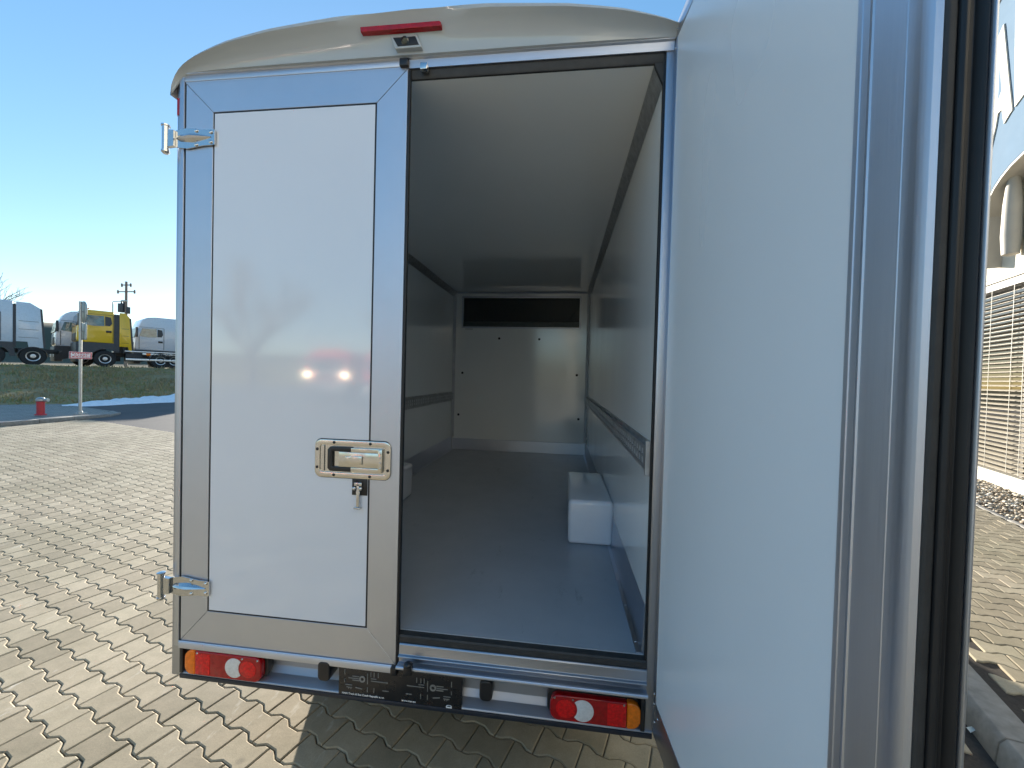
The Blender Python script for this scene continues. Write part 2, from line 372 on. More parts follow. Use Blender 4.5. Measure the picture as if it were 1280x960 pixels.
for i in range(NS):
    s_ = -45+i*.75; row = []
    for j in range(NNn):
        n_ = -1.0+j*.25 if j < 56 else 13+(j-55)*35
        P = BASE+TT*s_+NN*(n_+.3*math.sin(s_*.5)*(1 if n_ < 9 else 0)); row.append(b.bm.verts.new((P.x, P.y, bank_h(n_)+(.06*hn(P.x*3, P.y*3)+random.uniform(-.03, .03) if 0 < n_ < 11.3 else (random.uniform(-.01, .02) if n_ < 13 else 0)))))
    vv.append(row)
for i in range(NS-1):
    for j in range(NNn-1): b.bm.faces.new((vv[i][j], vv[i+1][j], vv[i+1][j+1], vv[i][j+1]))
M['grass'] = grass_mat(); struct(b.build('grass_bank', 'grass'))
# tufts of grass over the visible part of the bank
b = MB()
for _ in range(26000):
    s_ = random.uniform(-16, 26); n_ = random.uniform(.1, 11.6); P = BASE+TT*s_+NN*n_; z = bank_h(n_)
    h = random.uniform(.06, .19)*(1+.5*hn(P.x, P.y)); a_ = random.uniform(0, 6.28); dx, dy = math.cos(a_)*.035, math.sin(a_)*.035
    lx, ly = random.uniform(-.07, .07), random.uniform(-.07, .07)
    q = [b.bm.verts.new((P.x-dx, P.y-dy, z-.03)), b.bm.verts.new((P.x+dx, P.y+dy, z-.03)), b.bm.verts.new((P.x+lx, P.y+ly, z+h))]; b.bm.faces.new(q)
me_g = b.build('grass', 'grass', smooth=False); me_g['kind'] = 'stuff'; me_g['label'] = 'short brown and green winter grass on the bank'; me_g['category'] = 'grass'
# snow left along the foot of the bank
def snow_mat():
    m = NT('old_snow'); v = m.co(); m.l(m.ramp(m.noise(v, 6, 5), [(.3, (.72, .74, .78, 1)), (.6, (.86, .87, .89, 1))]), m.b.inputs['Base Color']); m.b.inputs['Roughness'].default_value = .6
    m.b.inputs['Subsurface Weight'].default_value = .0; m.bump(m.noise(v, 14, 4), .6, .05); return m.m
SNOW = [(78, 507.2, 507.9), (100, 506.0, 508.2), (120, 503.5, 507.6), (140, 501.3, 506.6), (160, 500.5, 505.2), (180, 499.5, 504.6), (195, 497, 503.6), (215, 495.2, 503), (240, 492, 501)]
b = MB(); rows = []
for i in range(len(SNOW)-1):
    for k in range(8):
        f = k/8; a0 = [SNOW[i][c]*(1-f)+SNOW[i+1][c]*f for c in range(3)]
        front = on_z(a0[0], a0[2], 0); P2 = front+NN*(1.7+.12*math.sin(i*3.1+k*.9))*(min(1, (a0[2]-a0[1])/5)+.1)
        row = []
        for q in range(7):
            g = q/6; P = front.lerp(P2, g); base = max(-.0, bank_h(max(0, (P-BASE).dot(NN)))) ; hgt = math.sin(math.pi*min(1, g*.8+.02))*.16*min(1, (a0[2]-a0[1])/4)+random.uniform(-.006, .006)
            row.append(b.bm.verts.new((P.x, P.y, base+hgt+(.01 if 0 < q < 6 else -.03))))
        rows.append(row)
for r0, r1 in zip(rows, rows[1:]):
    for q in range(6): b.bm.faces.new((r0[q], r1[q], r1[q+1], r0[q+1]))
sn = b.build('snow', snow_mat()); sn['kind'] = 'stuff'; sn['label'] = 'strip of old snow at the foot of the grass bank'; sn['category'] = 'snow'
# far hill
def hill_mat():
    m = NT('distant_hill'); v = m.co(); sx = m.n('ShaderNodeSeparateXYZ'); m.l(v, sx.inputs[0]); a = m.n('ShaderNodeMath', operation='MULTIPLY_ADD'); a.inputs[1].default_value = 1; m.l(sx.outputs[2], a.inputs[0])
    nz = m.n('ShaderNodeMath', operation='MULTIPLY'); nz.inputs[1].default_value = 3; m.l(m.noise(v, .05, 5), nz.inputs[0]); m.l(nz.outputs[0], a.inputs[2])
    mr = m.n('ShaderNodeMapRange'); mr.inputs[1].default_value = 0; mr.inputs[2].default_value = 24; m.l(a.outputs[0], mr.inputs[0])
    m.l(m.ramp(mr.outputs[0], [(0, (.05, .055, .03, 1)), (.66, (.06, .058, .035, 1)), (.70, (.24, .17, .095, 1)), (1, (.27, .19, .11, 1))]), m.b.inputs['Base Color']); m.b.inputs['Roughness'].default_value = 1
    return m.m
b = MB(); vv = []
HC = CAM+ray(60, 430).normalized()*210; HD = Vector((HC.x-CAM.x, HC.y-CAM.y, 0)).normalized(); HT = Vector((-HD.y, HD.x, 0))
for i in range(61):
    row = []
    for j in range(25):
        s_ = (i-30)*7; d_ = -70+j*8
        env = math.exp(-(s_/120)**2); P = Vector((HC.x, HC.y, 0))+HT*s_+HD*d_
        row.append(b.bm.verts.new((P.x, P.y, -.3+env*19*(1/(1+math.exp(-(d_+20)/14)))+hn(P.x*.06, P.y*.06)*.8)))
    vv.append(row)
for i in range(60):
    for j in range(24): b.bm.faces.new((vv[i][j], vv[i+1][j], vv[i+1][j+1], vv[i][j+1]))
struct(b.build('hill', hill_mat()))

# ================================================================== THE BOX VAN
van = thing('box_van', 'white box van seen from behind with its right rear door swung open', 'van')
X1, ZB, ZF, ZC, D, WI = 1.1, .377, .681, 2.966, 4.177, .973
# outer body
b = MB(); b.box(-X1, -WI-.0, .06, D+.05, ZB+.05, 3.02); b.build('side_wall', 'van_paint', van, .01)
b = MB(); b.box(WI, X1, .06, D+.05, ZB+.05, 3.02); b.build('side_wall', 'van_paint', van, .01)
# inner skins
b = MB(); b.box(-WI, -WI+.006, .008, D, ZF, ZC); b.build('inner_wall', 'inner_white', van)
b = MB(); b.box(WI-.006, WI, .008, D, ZF, ZC); b.build('inner_wall', 'inner_white', van)
b = MB(); b.box(-WI, .959, .017, D, ZC, ZC+.05); b.build('ceiling_panel', 'ceil_white', van)
b = MB(); b.box(-WI, WI, .03, D, ZF-.08, ZF); b.build('cargo_floor', 'floor', van)
# bulkhead with window opening
WX, WZ0, WZ1 = .832, 2.47, 2.885
b = MB()
b.box(-WI, WI, D, D+.04, ZF, WZ0); b.box(-WI, WI, D, D+.04, WZ1, ZC); b.box(-WI, -WX, D, D+.04, WZ0, WZ1); b.box(WX, WI, D, D+.04, WZ0, WZ1)
bh = b.build('bulkhead', 'inner_white', van)
b = MB(); ring_plate(b.bm, [(-WX-.022, WZ0-.022), (WX+.022, WZ0-.022), (WX+.022, WZ1+.022), (-WX-.022, WZ1+.022)], [(-WX, WZ0), (WX, WZ0), (WX, WZ1), (-WX, WZ1)], D-.014, D-.001)
wf = b.build('bulkhead_window', 'alu_x', van, .002)
b = MB(); b.box(-WX+.001, WX-.001, D+.012, D+.017, WZ0+.001, WZ1-.001); b.build('pane', 'bulk_glass', wf)
M['cab_lining'] = plain('dark_cab_lining', (.055, .055, .055, 1), .8)
b = MB()
b.box(-1.0, 1.0, D+.6, D+.62, 2.2, 3.1); b.box(-1.0, 1.0, D+.045, D+.6, 2.2, 2.22); b.box(-1.0, 1.0, D+.045, D+.6, 3.02, 3.04); b.box(-1.0, -.98, D+.045, D+.6, 2.22, 3.02); b.box(.98, 1.0, D+.045, D+.6, 2.22, 3.02)
cl = b.build('cab_lining', 'cab_lining', van)
b = MB(); b.tube([(-.72+1.5*k/20, D+.585, 2.80-.37*(math.sin(math.pi*k/20)**.45)) for k in range(21)], .012, 8); b.box(.5, .62, D+.56, D+.59, 2.42, 2.48); b.build('trim_seam', 'gasket', cl)
for x, z in ((-.299, 2.305), (.276, 2.302), (-.828, 1.798), (.817, 1.805), (-.873, 1.19), (.857, 1.187)):
    b = MB(); b.lathe((x, D, z), (0, -1, 0), [(.017, 0), (.017, .003), (.012, .007), (.004, .009)], 16); b.build('bolt_head', 'bolt', van)
b = MB(); b.box(-.80, -.69, D-.002, D, 2.432, 2.437); b.build('maker_mark', 'bolt', van)
# inner profiles: plinths, floor angles, ceiling cove, corner strips
b = MB(); b.prism([(D-.001, ZF), (D-.012, ZF+.004), (D-.010, .842), (D-.001, .846)], -WI+.02, WI-.02, 'x'); b.build('plinth', 'alu_x', van)
for s_ in (-1, 1):
    b = MB()
    pr = [(WI-.007, ZF+.0005), (.938, ZF+.0005), (.938, ZF+.004), (.955, ZF+.006), (.960, ZF+.03), (.9655, .868), (WI-.007, .872)]
    b.prism([(s_*x, z) for x, z in pr], .035, D-.012, 'y')
    for yy in (.1, .37, .62, .88, 2.1, 2.4, 2.8, 3.2, 3.6):
        b.lathe((s_*.9475, yy, ZF+.004), (0, 0, 1), [(.006, 0), (.005, .003), (.001, .004)], 10)
    b.build('plinth', 'alu_in', van)
    b = MB(); b.prism([(s_*(WI-.0065), ZC-.001), (s_*.932, ZC-.001), (s_*.936, ZC-.014), (s_*.958, ZC-.060), (s_*(WI-.0065), ZC-.080)], .020, D-.001, 'y'); b.build('cove_strip', 'galv', van)
    b = MB(); b.prism([(s_*(WI-.007), D-.045), (s_*(WI-.016), D-.040), (s_*.94, D-.008), (s_*.935, D-.0005), (s_*(WI-.007), D-.0005)], .86, ZC-.001, 'z'); b.build('corner_strip', 'strip_or_slot_light', van, .002)
b = MB(); b.prism([(D-.001, ZC-.001), (D-.001, ZC-.018), (D-.018, ZC-.001)], -.93, .93, 'x'); b.build('ceiling_trim', 'alu_x', van)
# perforated lashing rails, one on each inner wall
for s_, y0 in ((1, .04), (-1, .04)):
    b = MB(); xw = s_*(WI-.006); xo = s_*(WI-.022); xo2 = s_*(WI-.0245)
    z0, z1 = 1.405, 1.512
    def bx(xa, xb, ya, yb, za, zb): b.box(min(xa, xb), max(xa, xb), ya, yb, za, zb)
    bx(xw, s_*(WI-.0085), y0, D-.01, z0-.012, z0+.010); bx(xw, s_*(WI-.0085), y0, D-.01, z1-.010, z1+.012)     # fixing flanges
    bx(s_*(WI-.0085), xo2, y0, D-.01, z0+.008, z0+.016); bx(s_*(WI-.0085), xo2, y0, D-.01, z1-.016, z1-.008)
    # face with two rows of slots
    zr = [z0+.0161, z0+.024, z0+.050, z0+.058, z0+.084, z1-.0161]
    for i in (0, 2, 4): bx(xo, xo2, y0, D-.01, zr[i], zr[i+1])
    yy = y0+.008
    while yy < D-.03:
        for i in (1, 3): bx(xo, xo2, yy, yy+.030, zr[i]+.0001, zr[i+1]-.0001)
        yy += .058
    bx(xw, s_*(WI-.026), .023, y0-.0002, z0-.012, z1+.012) if 0 else None
    rl_ = b.build('lashing_rail', 'rail_zinc', van, smooth=False)
    b = MB(); bx(s_*(WI-.0195), s_*(WI-.021), y0, D-.01, z0+.017, z1-.017); b.build('slot_light_strip', 'strip_or_slot_light', rl_)  # added strip whose pale colour imitates daylight catching the slots
    b = MB(); bx(xw, s_*(WI-.0255), .0228, y0-.0005, z0-.013, z1+.013); b.build('rail_end_cap', 'rail_zinc', rl_)
# wheel boxes
for s_ in (-1, 1):
    b = MB(); xs = sorted((s_*.68, s_*(WI-.004))); b.box(xs[0], xs[1], 1.05, 1.87, ZF+.001, .972); b.build('wheel_box', 'wheelbox', van, .028, 5)

# rear frame ----------------------------------------------------------------
b = MB(); b.box(-X1, -1.048, .005, .07, ZB, 3.0); pL = b.build('rear_post', 'alu_post', van, .006, 3)
b = MB(); b.box(1.012, X1, .01, .07, ZB, 3.0); b.build('rear_post', 'alu_post', van, .006, 3)
b = MB(); b.box(.973, 1.013, .0, .09, .40, 3.02); b.build('door_jamb', 'alu_post', van, .002)
b = MB(); b.box(.9645, .9725, .004, .022, .66, 3.003); b.build('jamb_gasket', 'gasket', van, .002)
b = MB(); b.prism([(-.012, 3.075), (-.012, 3.040), (-.004, 3.036), (-.004, 3.003), (.06, 3.003), (.06, 3.075)], -1.047, 1.0, 'x'); b.build('top_rail', 'alu_x', van)
b = MB(); b.prism([(.004, 3.002), (.004, 2.970), (.007, 2.9645), (.0165, 2.9645), (.0165, 3.002)], -.97, .964, 'x'); b.build('header_gasket', 'rubber_grey', van)
for s_ in (-1, 1):
    b = MB(); b.prism([(s_*.966, 2.965), (s_*.932, 2.965), (s_*.936, 2.950), (s_*.957, 2.905), (s_*.966, 2.884)], .005, .0195, 'y'); b.build('corner_plug', 'rubber_grey', van)
b = MB(); b.prism([(.03, ZF-.004), (.002, ZF-.006), (-.002, ZF-.012), (-.002, .646), (.03, .646)], -.97, .972, 'x'); b.build('sill_gasket', 'rubber_grey', van)
b = MB(); b.prism([(.03, .645), (-.006, .645), (-.010, .640), (-.013, .603), (-.022, .600), (-.024, .596), (-.012, .593), (-.012, .572), (-.030, .570), (-.032, .556), (.03, .556)], -.023, .972, 'x'); b.build('sill', 'alu_dull', van, .0015)
b = MB(); b.tube([(-.022, -.040, .566), (.972, -.040, .566)], .008, 10); b.build('lock_rod', 'alu_x', van)
b = MB(); b.box(.015, .048, -.060, -.034, .55, .590); b.lathe((.032, -.050, .582), (0, 0, 1), [(.018, 0), (.018, .012), (.008, .02)], 16); b.build('lock_keeper', 'black_plastic', van, .004)
b = MB(); b.box(.02, .05, -.03, .0, 2.978, 3.005); b.build('lock_keeper', 'steel', van, .003)
# bumper beam
b = MB(); b.prism([(.055, .556), (.050, .550), (.052, .445), (.035, .421), (-.004, .4045), (-.007, .398), (.09, .398), (.09, .556)], -1.045, 1.0, 'x'); b.build('bumper_beam', alu('bumper_aluminium', 'x', .5, .42), van, .002)
b = MB(); b.box(-1.045, 1.0, -.010, .1, .378, .3975); b.build('bumper_edge', 'dark_bumper', van, .004)
b = MB(); b.box(-1.047, -1.03, -.008, .055, .40, .537); b.build('bumper_end', 'black_plastic', van, .003)
b = MB(); b.box(.955, .972, -.006, .055, .40, .537); b.build('bumper_end', 'black_plastic', van, .003)
for x, z in ((-.58, .523), (-.53, .523), (-.50, .521), (.43, .521), (.52, .521), (.56, .519), (.28, .530)):
    b = MB(); b.lathe((x, .0505, z), (0, -1, 0), [(.007, 0), (.007, .004), (.003, .007)], 12); b.build('bolt_head', 'bolt', van)

# roof cap --------------------------------------------------------------------
def ztop(x):
    a = abs(x); pts = [(0, 3.198), (.3, 3.188), (.6, 3.160), (.8, 3.128), (.98, 3.086), (1.05, 3.06), (1.09, 3.035), (1.115, 3.0), (1.118, 2.97)]
    for (x0, z0), (x1, z1) in zip(pts, pts[1:]):
        if a <= x1: return z0+(z1-z0)*(a-x0)/(x1-x0)
    return pts[-1][1]
def cap_prof(x):
    """front face of the cap from the door head up over the lip and back along the roof"""
    zt = ztop(x); zb = 3.040 if abs(x) < 1.05 else 3.040-(abs(x)-1.05)/.068*.075
    u = (x+.037)/.19; pk = 1-.30/(1+abs(u)**6); e = max(0, 1-(abs(x)/1.118)**6)
    P = [(-.004, zb), (-.016*e-.006, zb+.004), (-.020*e-.006, zb+.20*(zt-zb)), (-.030*e-.008, zb+.45*(zt-zb)), (-.058*e*pk-.010, zb+.66*(zt-zb)), (-.072*e*pk-.010, zb+.76*(zt-zb)), (-.072*e*(pk*.3+.7)-.008, zb+.86*(zt-zb)), (-.050*e-.004, zb+.96*(zt-zb)), (.0, zt), (.10, zt+.012), (.4, zt+.03), (1.2, zt+.04), (D+.1, zt+.04)]
    return P
b = MB(); xs = [-1.118, -1.112, -1.10, -1.085, -1.06, -1.03]+[-1+.04*k for k in range(51)]+[1.03, 1.06, 1.085, 1.10, 1.112, 1.118]
rows = [[b.bm.verts.new((x, y, z)) for y, z in cap_prof(x)] for x in xs]
for r0, r1 in zip(rows, rows[1:]):
    for k in range(len(r0)-1): b.bm.faces.new((r0[k], r1[k], r1[k+1], r0[k+1]))
for r_, sx in ((rows[0], -1), (rows[-1], 1)):
    lo = [b.bm.verts.new((v.co.x, v.co.y, 2.955)) for v in r_[1:]]
    for k in range(len(lo)-1): b.bm.faces.new((r_[k+1], r_[k+2], lo[k+1], lo[k]))
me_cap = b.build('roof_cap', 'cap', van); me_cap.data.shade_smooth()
def cap_y(x, z):
    P = cap_prof(x)
    for (y0, z0), (y1, z1) in zip(P[1:8], P[2:9]):
        if z0 <= z <= z1: return y0+(y1-y0)*(z-z0)/(z1-z0)
    return P[2][0]
# brake light in its pocket, measured at its own distance
bl0, bl1 = on_y(450, 36, -.085), on_y(551, 28, -.085)
def cap_block(name, mat, parent, pxs, yf, yb, bev):
    P = [on_y(px, py, yf) for px, py in pxs]; b = MB(); b.prism_v(P, Vector((0, yb-yf, 0))); return b.build(name, mat, parent, bev, 3)
bk = cap_block('brake_light', 'red_lens', van, [(450.5, 40), (450, 33.5), (549, 25.5), (551, 27), (551, 32)], -.062, -.02, .002)
cm = cap_block('camera_housing', 'cap', van, [(487, 44), (521, 41.5), (527, 58.5), (494, 61)], -.043, -.018, .003)
cap_block('camera_recess', 'gasket', cm, [(491, 47), (519, 45), (523.5, 55.5), (497, 57.8)], -.0445, -.03, .001)
P = on_y(507, 52, -.040); b = MB(); b.lathe(P, (0, -1, -.35), [(.016, 0), (.016, .008), (.011, .012), (.010, .009)], 20); b.build('camera_lens', 'dark_glass', cm)

# left rear door ----------------------------------------------------------------
door = None
b = MB(); b.box(-1.050, -.040, .002, .045, .535, 3.035); door = b.build('rear_door', 'alu_z', van, .002)
door['label'] = 'closed left rear door with aluminium frame'
PL, PR, PB, PT = -.9106, -.1732, .693, 2.8706
FL, FR, FB, FT = -1.046, -.040, .548, 3.004
def member(pts, mat, nm='door_frame'):
    b = MB(); b.prism(pts, -.0035, .0015, 'y'); return b.build(nm, mat, door, .0008, 1)
g = .0012
member([(FL, FB+g), (PL-.004, PB-.004+g), (PL-.004, PT+.004-g), (FL, FT-g)], 'alu_z')
member([(FR, FB+g), (FR, FT-g), (PR+.004, PT+.004-g), (PR+.004, PB-.004+g)], 'alu_z')
member([(FL+g, FT), (PL-.004+g, PT+.004), (PR+.004-g, PT+.004), (FR-g, FT)], 'alu_x')
member([(FL+g, FB), (FR-g, FB), (PR+.004-g, PB-.004), (PL-.004+g, PB-.004)], 'alu_x')
b = MB(); b.box(-.915, -.169, -.0015, .0018, .689, 2.875); b.build('panel_seal', 'seal_line', door)
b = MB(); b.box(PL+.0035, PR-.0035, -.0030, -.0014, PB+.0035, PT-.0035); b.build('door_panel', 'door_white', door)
# outer trim strips around the door
b = MB(); b.box(-1.076, -1.052, -.0075, .006, .520, 3.034); b.build('hinge_trim', 'alu_z', door, .003)
b = MB(); b.box(-1.0505, -1.0475, -.004, .003, .53, 3.0); b.build('trim_gap', 'seal_line', door)
b = MB(); b.box(-1.051, -.072, -.0070, .003, 3.0105, 3.034); b.build('top_trim', 'alu_x', door, .002)
b = MB(); b.prism([(-.008, .5465), (-.010, .543), (-.008, .540), (-.0095, .537), (-.009, .514), (.004, .512), (.004, .5475)], -1.051, -.056, 'x'); b.build('bottom_trim', 'alu_x', door)
b = MB(); b.box(-.0385, -.027, -.006, .012, .53, 3.0); b.build('edge_gasket', 'gasket', door, .004)
b = MB(); b.box(-.071, -.034, -.02, .02, 3.006, 3.036); b.build('rod_cap', 'black_plastic', door, .003)
b = MB(); b.box(-.055, -.028, -.024, .01, .515, .548); b.build('rod_cap', 'black_plastic', door, .003)
# hinges
def add_hinge(zc, parent):
    b = MB()
    pts = [(-1.085, .036), (-1.03, .044), (-.955, .034), (-.898, .032), (-.898, -.032), (-.955, -.034), (-1.03, -.044), (-1.085, -.036)]
    b.prism([(x, zc+z) for x, z in pts], -.014, -.008, 'y')
    rib = [(-1.08, .002, .003), (-1.06, .012, .014), (-1.0, .017, .022), (-.96, .011, .014), (-.915, .002, .003)]
    R0 = [[b.bm.verts.new((x, -.0138-hy*a, zc+hz*c)) for a, c in ((0, 1.15), (.8, .55), (1, 0), (.8, -.55), (0, -1.15))] for x, hz, hy in rib]
    for r0, r1 in zip(R0, R0[1:]):
        for k in range(4): b.bm.faces.new((r0[k], r1[k], r1[k+1], r0[k+1]))
    b.prism([(-1.134, zc+.038), (-1.134, zc-.038), (-1.086, zc-.034), (-1.086, zc+.034)], -.024, -.007, 'y')
    b.tube([(-1.128, -.020, zc-.052), (-1.128, -.020, zc+.052)], .0135, 16)
    b.lathe((-1.128, -.020, zc+.052), (0, 0, 1), [(.017, 0), (.017, .006), (.009, .009)], 16); b.lathe((-1.128, -.020, zc-.052), (0, 0, -1), [(.016, 0), (.016, .007), (.01, .014)], 16)
    for x, z in ((-.985, .030), (-.985, -.030), (-.915, .021), (-.915, -.021)):
        b.lathe((x, -.0138, zc+z), (0, -1, 0), [(.0075, 0), (.0075, .004), (.004, .006)], 12)
    b.build('hinge', 'steel', parent)
add_hinge(2.762, door); add_hinge(.795, door)
# recessed paddle lock
L0, L1, LB, LT = -.412, -.077, 1.320, 1.479
b = MB(); ring_plate(b.bm, rounded(L0, L1, LB, LT, .028), rounded(L0+.022, L1-.022, LB+.022, LT-.022, .012), -.0105, -.002); lk = b.build('lock_dish', 'steel_lock', door, .0015, 2)
b = MB(); b.prism(rounded(L0-.003, L1+.0, LB-.003, LT+.003, .03), -.0045, -.0032, 'y'); b.build('lock_gasket', 'gasket', door)
b = MB(); b.prism(rounded(L0+.021, L1-.021, LB+.021, LT-.021, .012), -.0062, -.0048, 'y')
b.prism([(L0+.030, LB+.026), (L0+.042, LB+.026), (L0+.042, LT-.026), (L0+.030, LT-.026)], -.011, -.006, 'y'); b.build('lock_tray', 'steel_lock', door)
b = MB(); ux0, ux1 = -.352, -.245
b.prism([(ux0+.012, LB+.028), (ux1, LB+.028), (ux1, LB+.047), (ux0+.022, LB+.047), (ux0+.022, LT-.047), (ux1, LT-.047), (ux1, LT-.028), (ux0+.012, LT-.028), (ux0, LT-.040), (ux0, LB+.040)], -.018, -.006, 'y'); b.build('lock_grip', 'black_plastic', door, .003)
b = MB(); b.box(-.302, -.125, -.0165, -.006, LB+.048, LT-.048); b.box(-.247, -.112, -.0185, -.006, LB+.030, LB+.0475); b.box(-.247, -.112, -.0185, -.006, LT-.0475, LT-.030)
b.box(-.128, -.110, -.020, -.006, LB+.032, LT-.032); b.box(-.250, -.196, -.024, -.016, LB+.062, LT-.062); b.box(-.272, -.248, -.019, -.016, LB+.066, LT-.066)
for z in (.050, .072, .094, .112): b.lathe((-.117, -.02, LB+z), (0, -1, 0), [(.005, 0), (.004, .004)], 8)
b.build('lock_paddle', 'steel_lock', door, .0022, 2)
for x, z in ((-.326, LT-.011), (-.166, LT-.011), (-.326, LB+.011), (-.166, LB+.011), (L0+.011, 1.437), (L0+.011, 1.361), (L1-.011, 1.437), (L1-.011, 1.361)):
    b = MB(); b.lathe((x, -.0105, z), (0, -1, 0), [(.0062, 0), (.006, .002), (.003, .0042)], 12); b.build('lock_rivet', 'bolt', door)
b = MB(); b.box(-.245, -.178, -.008, -.003, 1.250, 1.3195); b.build('key_block', 'black_plastic', door, .002)
b = MB(); b.box(-.230, -.196, -.020, -.008, 1.292, 1.306); b.lathe((-.228, -.02, 1.282), (0, -1, 0), [(.008, -.012), (.008, .004), (.004, .007)], 12); b.lathe((-.200, -.02, 1.282), (0, -1, 0), [(.008, -.012), (.008, .004), (.004, .007)], 12)
b.box(-.219, -.207, -.020, -.010, 1.204, 1.30); b.box(-.228, -.198, -.024, -.008, 1.196, 1.203); b.box(-.222, -.204, -.018, -.008, 1.255, 1.27); b.build('key', 'steel', door, .0015)
for x in (-.225, -.200):
    b = MB(); b.lathe((x, -.008, 1.310), (0, -1, 0), [(.005, 0), (.004, .003)], 10); b.build('lock_rivet', 'bolt', door)
b = MB(); b.box(-1.1025, -1.097, .008, .045, 2.872, 2.950); b.build('side_marker', 'red_lens', van, .002)
b = MB(); b.box(-1.097, -1.079, .001, .0055, 2.875, 2.948); b.build('side_marker', 'red_lens', van, .0015)

# tail lamps ----------------------------------------------------------------
def tail_lamp(s_, z0, z1):
    x_in, x_out = .645, 1.018; 
    if s_ > 0: x_in, x_out = .605, .955
    def xx(a): return s_*a
    def poly(pts): return [(xx(a), b_) for a, b_ in pts]
    b = MB(); o = rounded(x_in, x_out, z0, z1, .038); b.prism(poly([(x+(.006 if x > (x_in+x_out)/2 else -.012), z+(.004 if z > (z0+z1)/2 else -.004)) for x, z in o]), -.004, .05, 'y')
    L = b.build('tail_lamp', 'black_plastic', van, .004); L.location = (0, .022, 0)
    L['label'] = 'left tail lamp with amber outer end' if s_ < 0 else 'right tail lamp with amber outer end'
    body = rounded(x_in, x_out, z0, z1, .036, 8); sp = x_out-.052
    amb = [(max(x, sp), z) for x, z in body if x >= sp-.02]; red = [(min(x, sp-.0015), z) for x, z in body if x <= sp+.02]
    def clip(pts, keep):   # clip against x = sp
        out = []
        for i in range(len(pts)):
            a, b_ = pts[i], pts[(i+1) % len(pts)]; ia, ib = keep(a[0]), keep(b_[0])
            if ia: out.append(a)
            if ia != ib: t = (sp-a[0])/(b_[0]-a[0]); out.append((sp, a[1]+t*(b_[1]-a[1])))
        return out
    b = MB(); b.prism(poly(clip(body, lambda v: v <= sp)), -.034, -.004, 'y'); b.build('red_lens', 'red_lens', L, .006, 3)
    b = MB(); b.prism(poly(clip(body, lambda v: v >= sp)), -.034, -.004, 'y'); b.build('amber_lens', 'amber', L, .006, 3)
    # reversing crescent: circle minus an offset circle nearer the middle of the van
    cx, cz, r = x_in+.128, (z0+z1)/2, .043; c2 = x_in+.062
    pts = []; d = cx-c2; r2 = r+.002; ax = (r*r-r2*r2+d*d)/(2*d)
    th = math.acos(max(-1, min(1, -ax/r))) if 0 else math.acos(max(-1, min(1, ax/r)))
    for k in range(25): a = -(math.pi-th)+2*(math.pi-th)*k/24; pts.append((cx+r*math.cos(a), cz+r*math.sin(a)))
    y0_ = pts[-1]; a_end = math.atan2(y0_[1]-cz, y0_[0]-c2)
    for k in range(1, 14): a = a_end-2*a_end*k/14; pts.append((c2+r2*math.cos(a), cz+r2*math.sin(a)))
    b = MB(); b.prism(poly(pts), -.0362, -.033, 'y'); b.build('reversing_lens', 'clear_lens', L, .001)
    b = MB(); pts = [(c2+(r-.004)*math.cos(6.283*k/28), cz+(r-.006)*math.sin(6.283*k/28)) for k in range(28)]; b.prism(poly(pts), -.0355, -.033, 'y'); b.build('brake_lens', 'red_bright', L, .001)
    b = MB(); b.box(*sorted((xx(sp-.075), xx(sp-.004))), -.0352, -.033, z0+.008, z1-.008); b.build('reflector', 'red_bright', L, .0005)
    for x, z in ((x_in+.018, z1-.012), (sp-.012, z1-.010), (x_in+.09, z1-.012)):
        b = MB(); b.lathe((xx(x), -.034, z), (0, -1, 0), [(.0045, 0), (.003, .0025)], 10); b.build('lens_screw', 'steel', L)
tail_lamp(-1, .402, .511); tail_lamp(1, .408, .510)
# rubber buffers
for x0, x1 in ((-.384, -.327), (.319, .372)):
    b = MB(); b.prism(rounded(x0, x1, .445, .530, .02), -.012, .052, 'y'); bb = b.build('buffer', 'black_plastic', van, .007, 3)
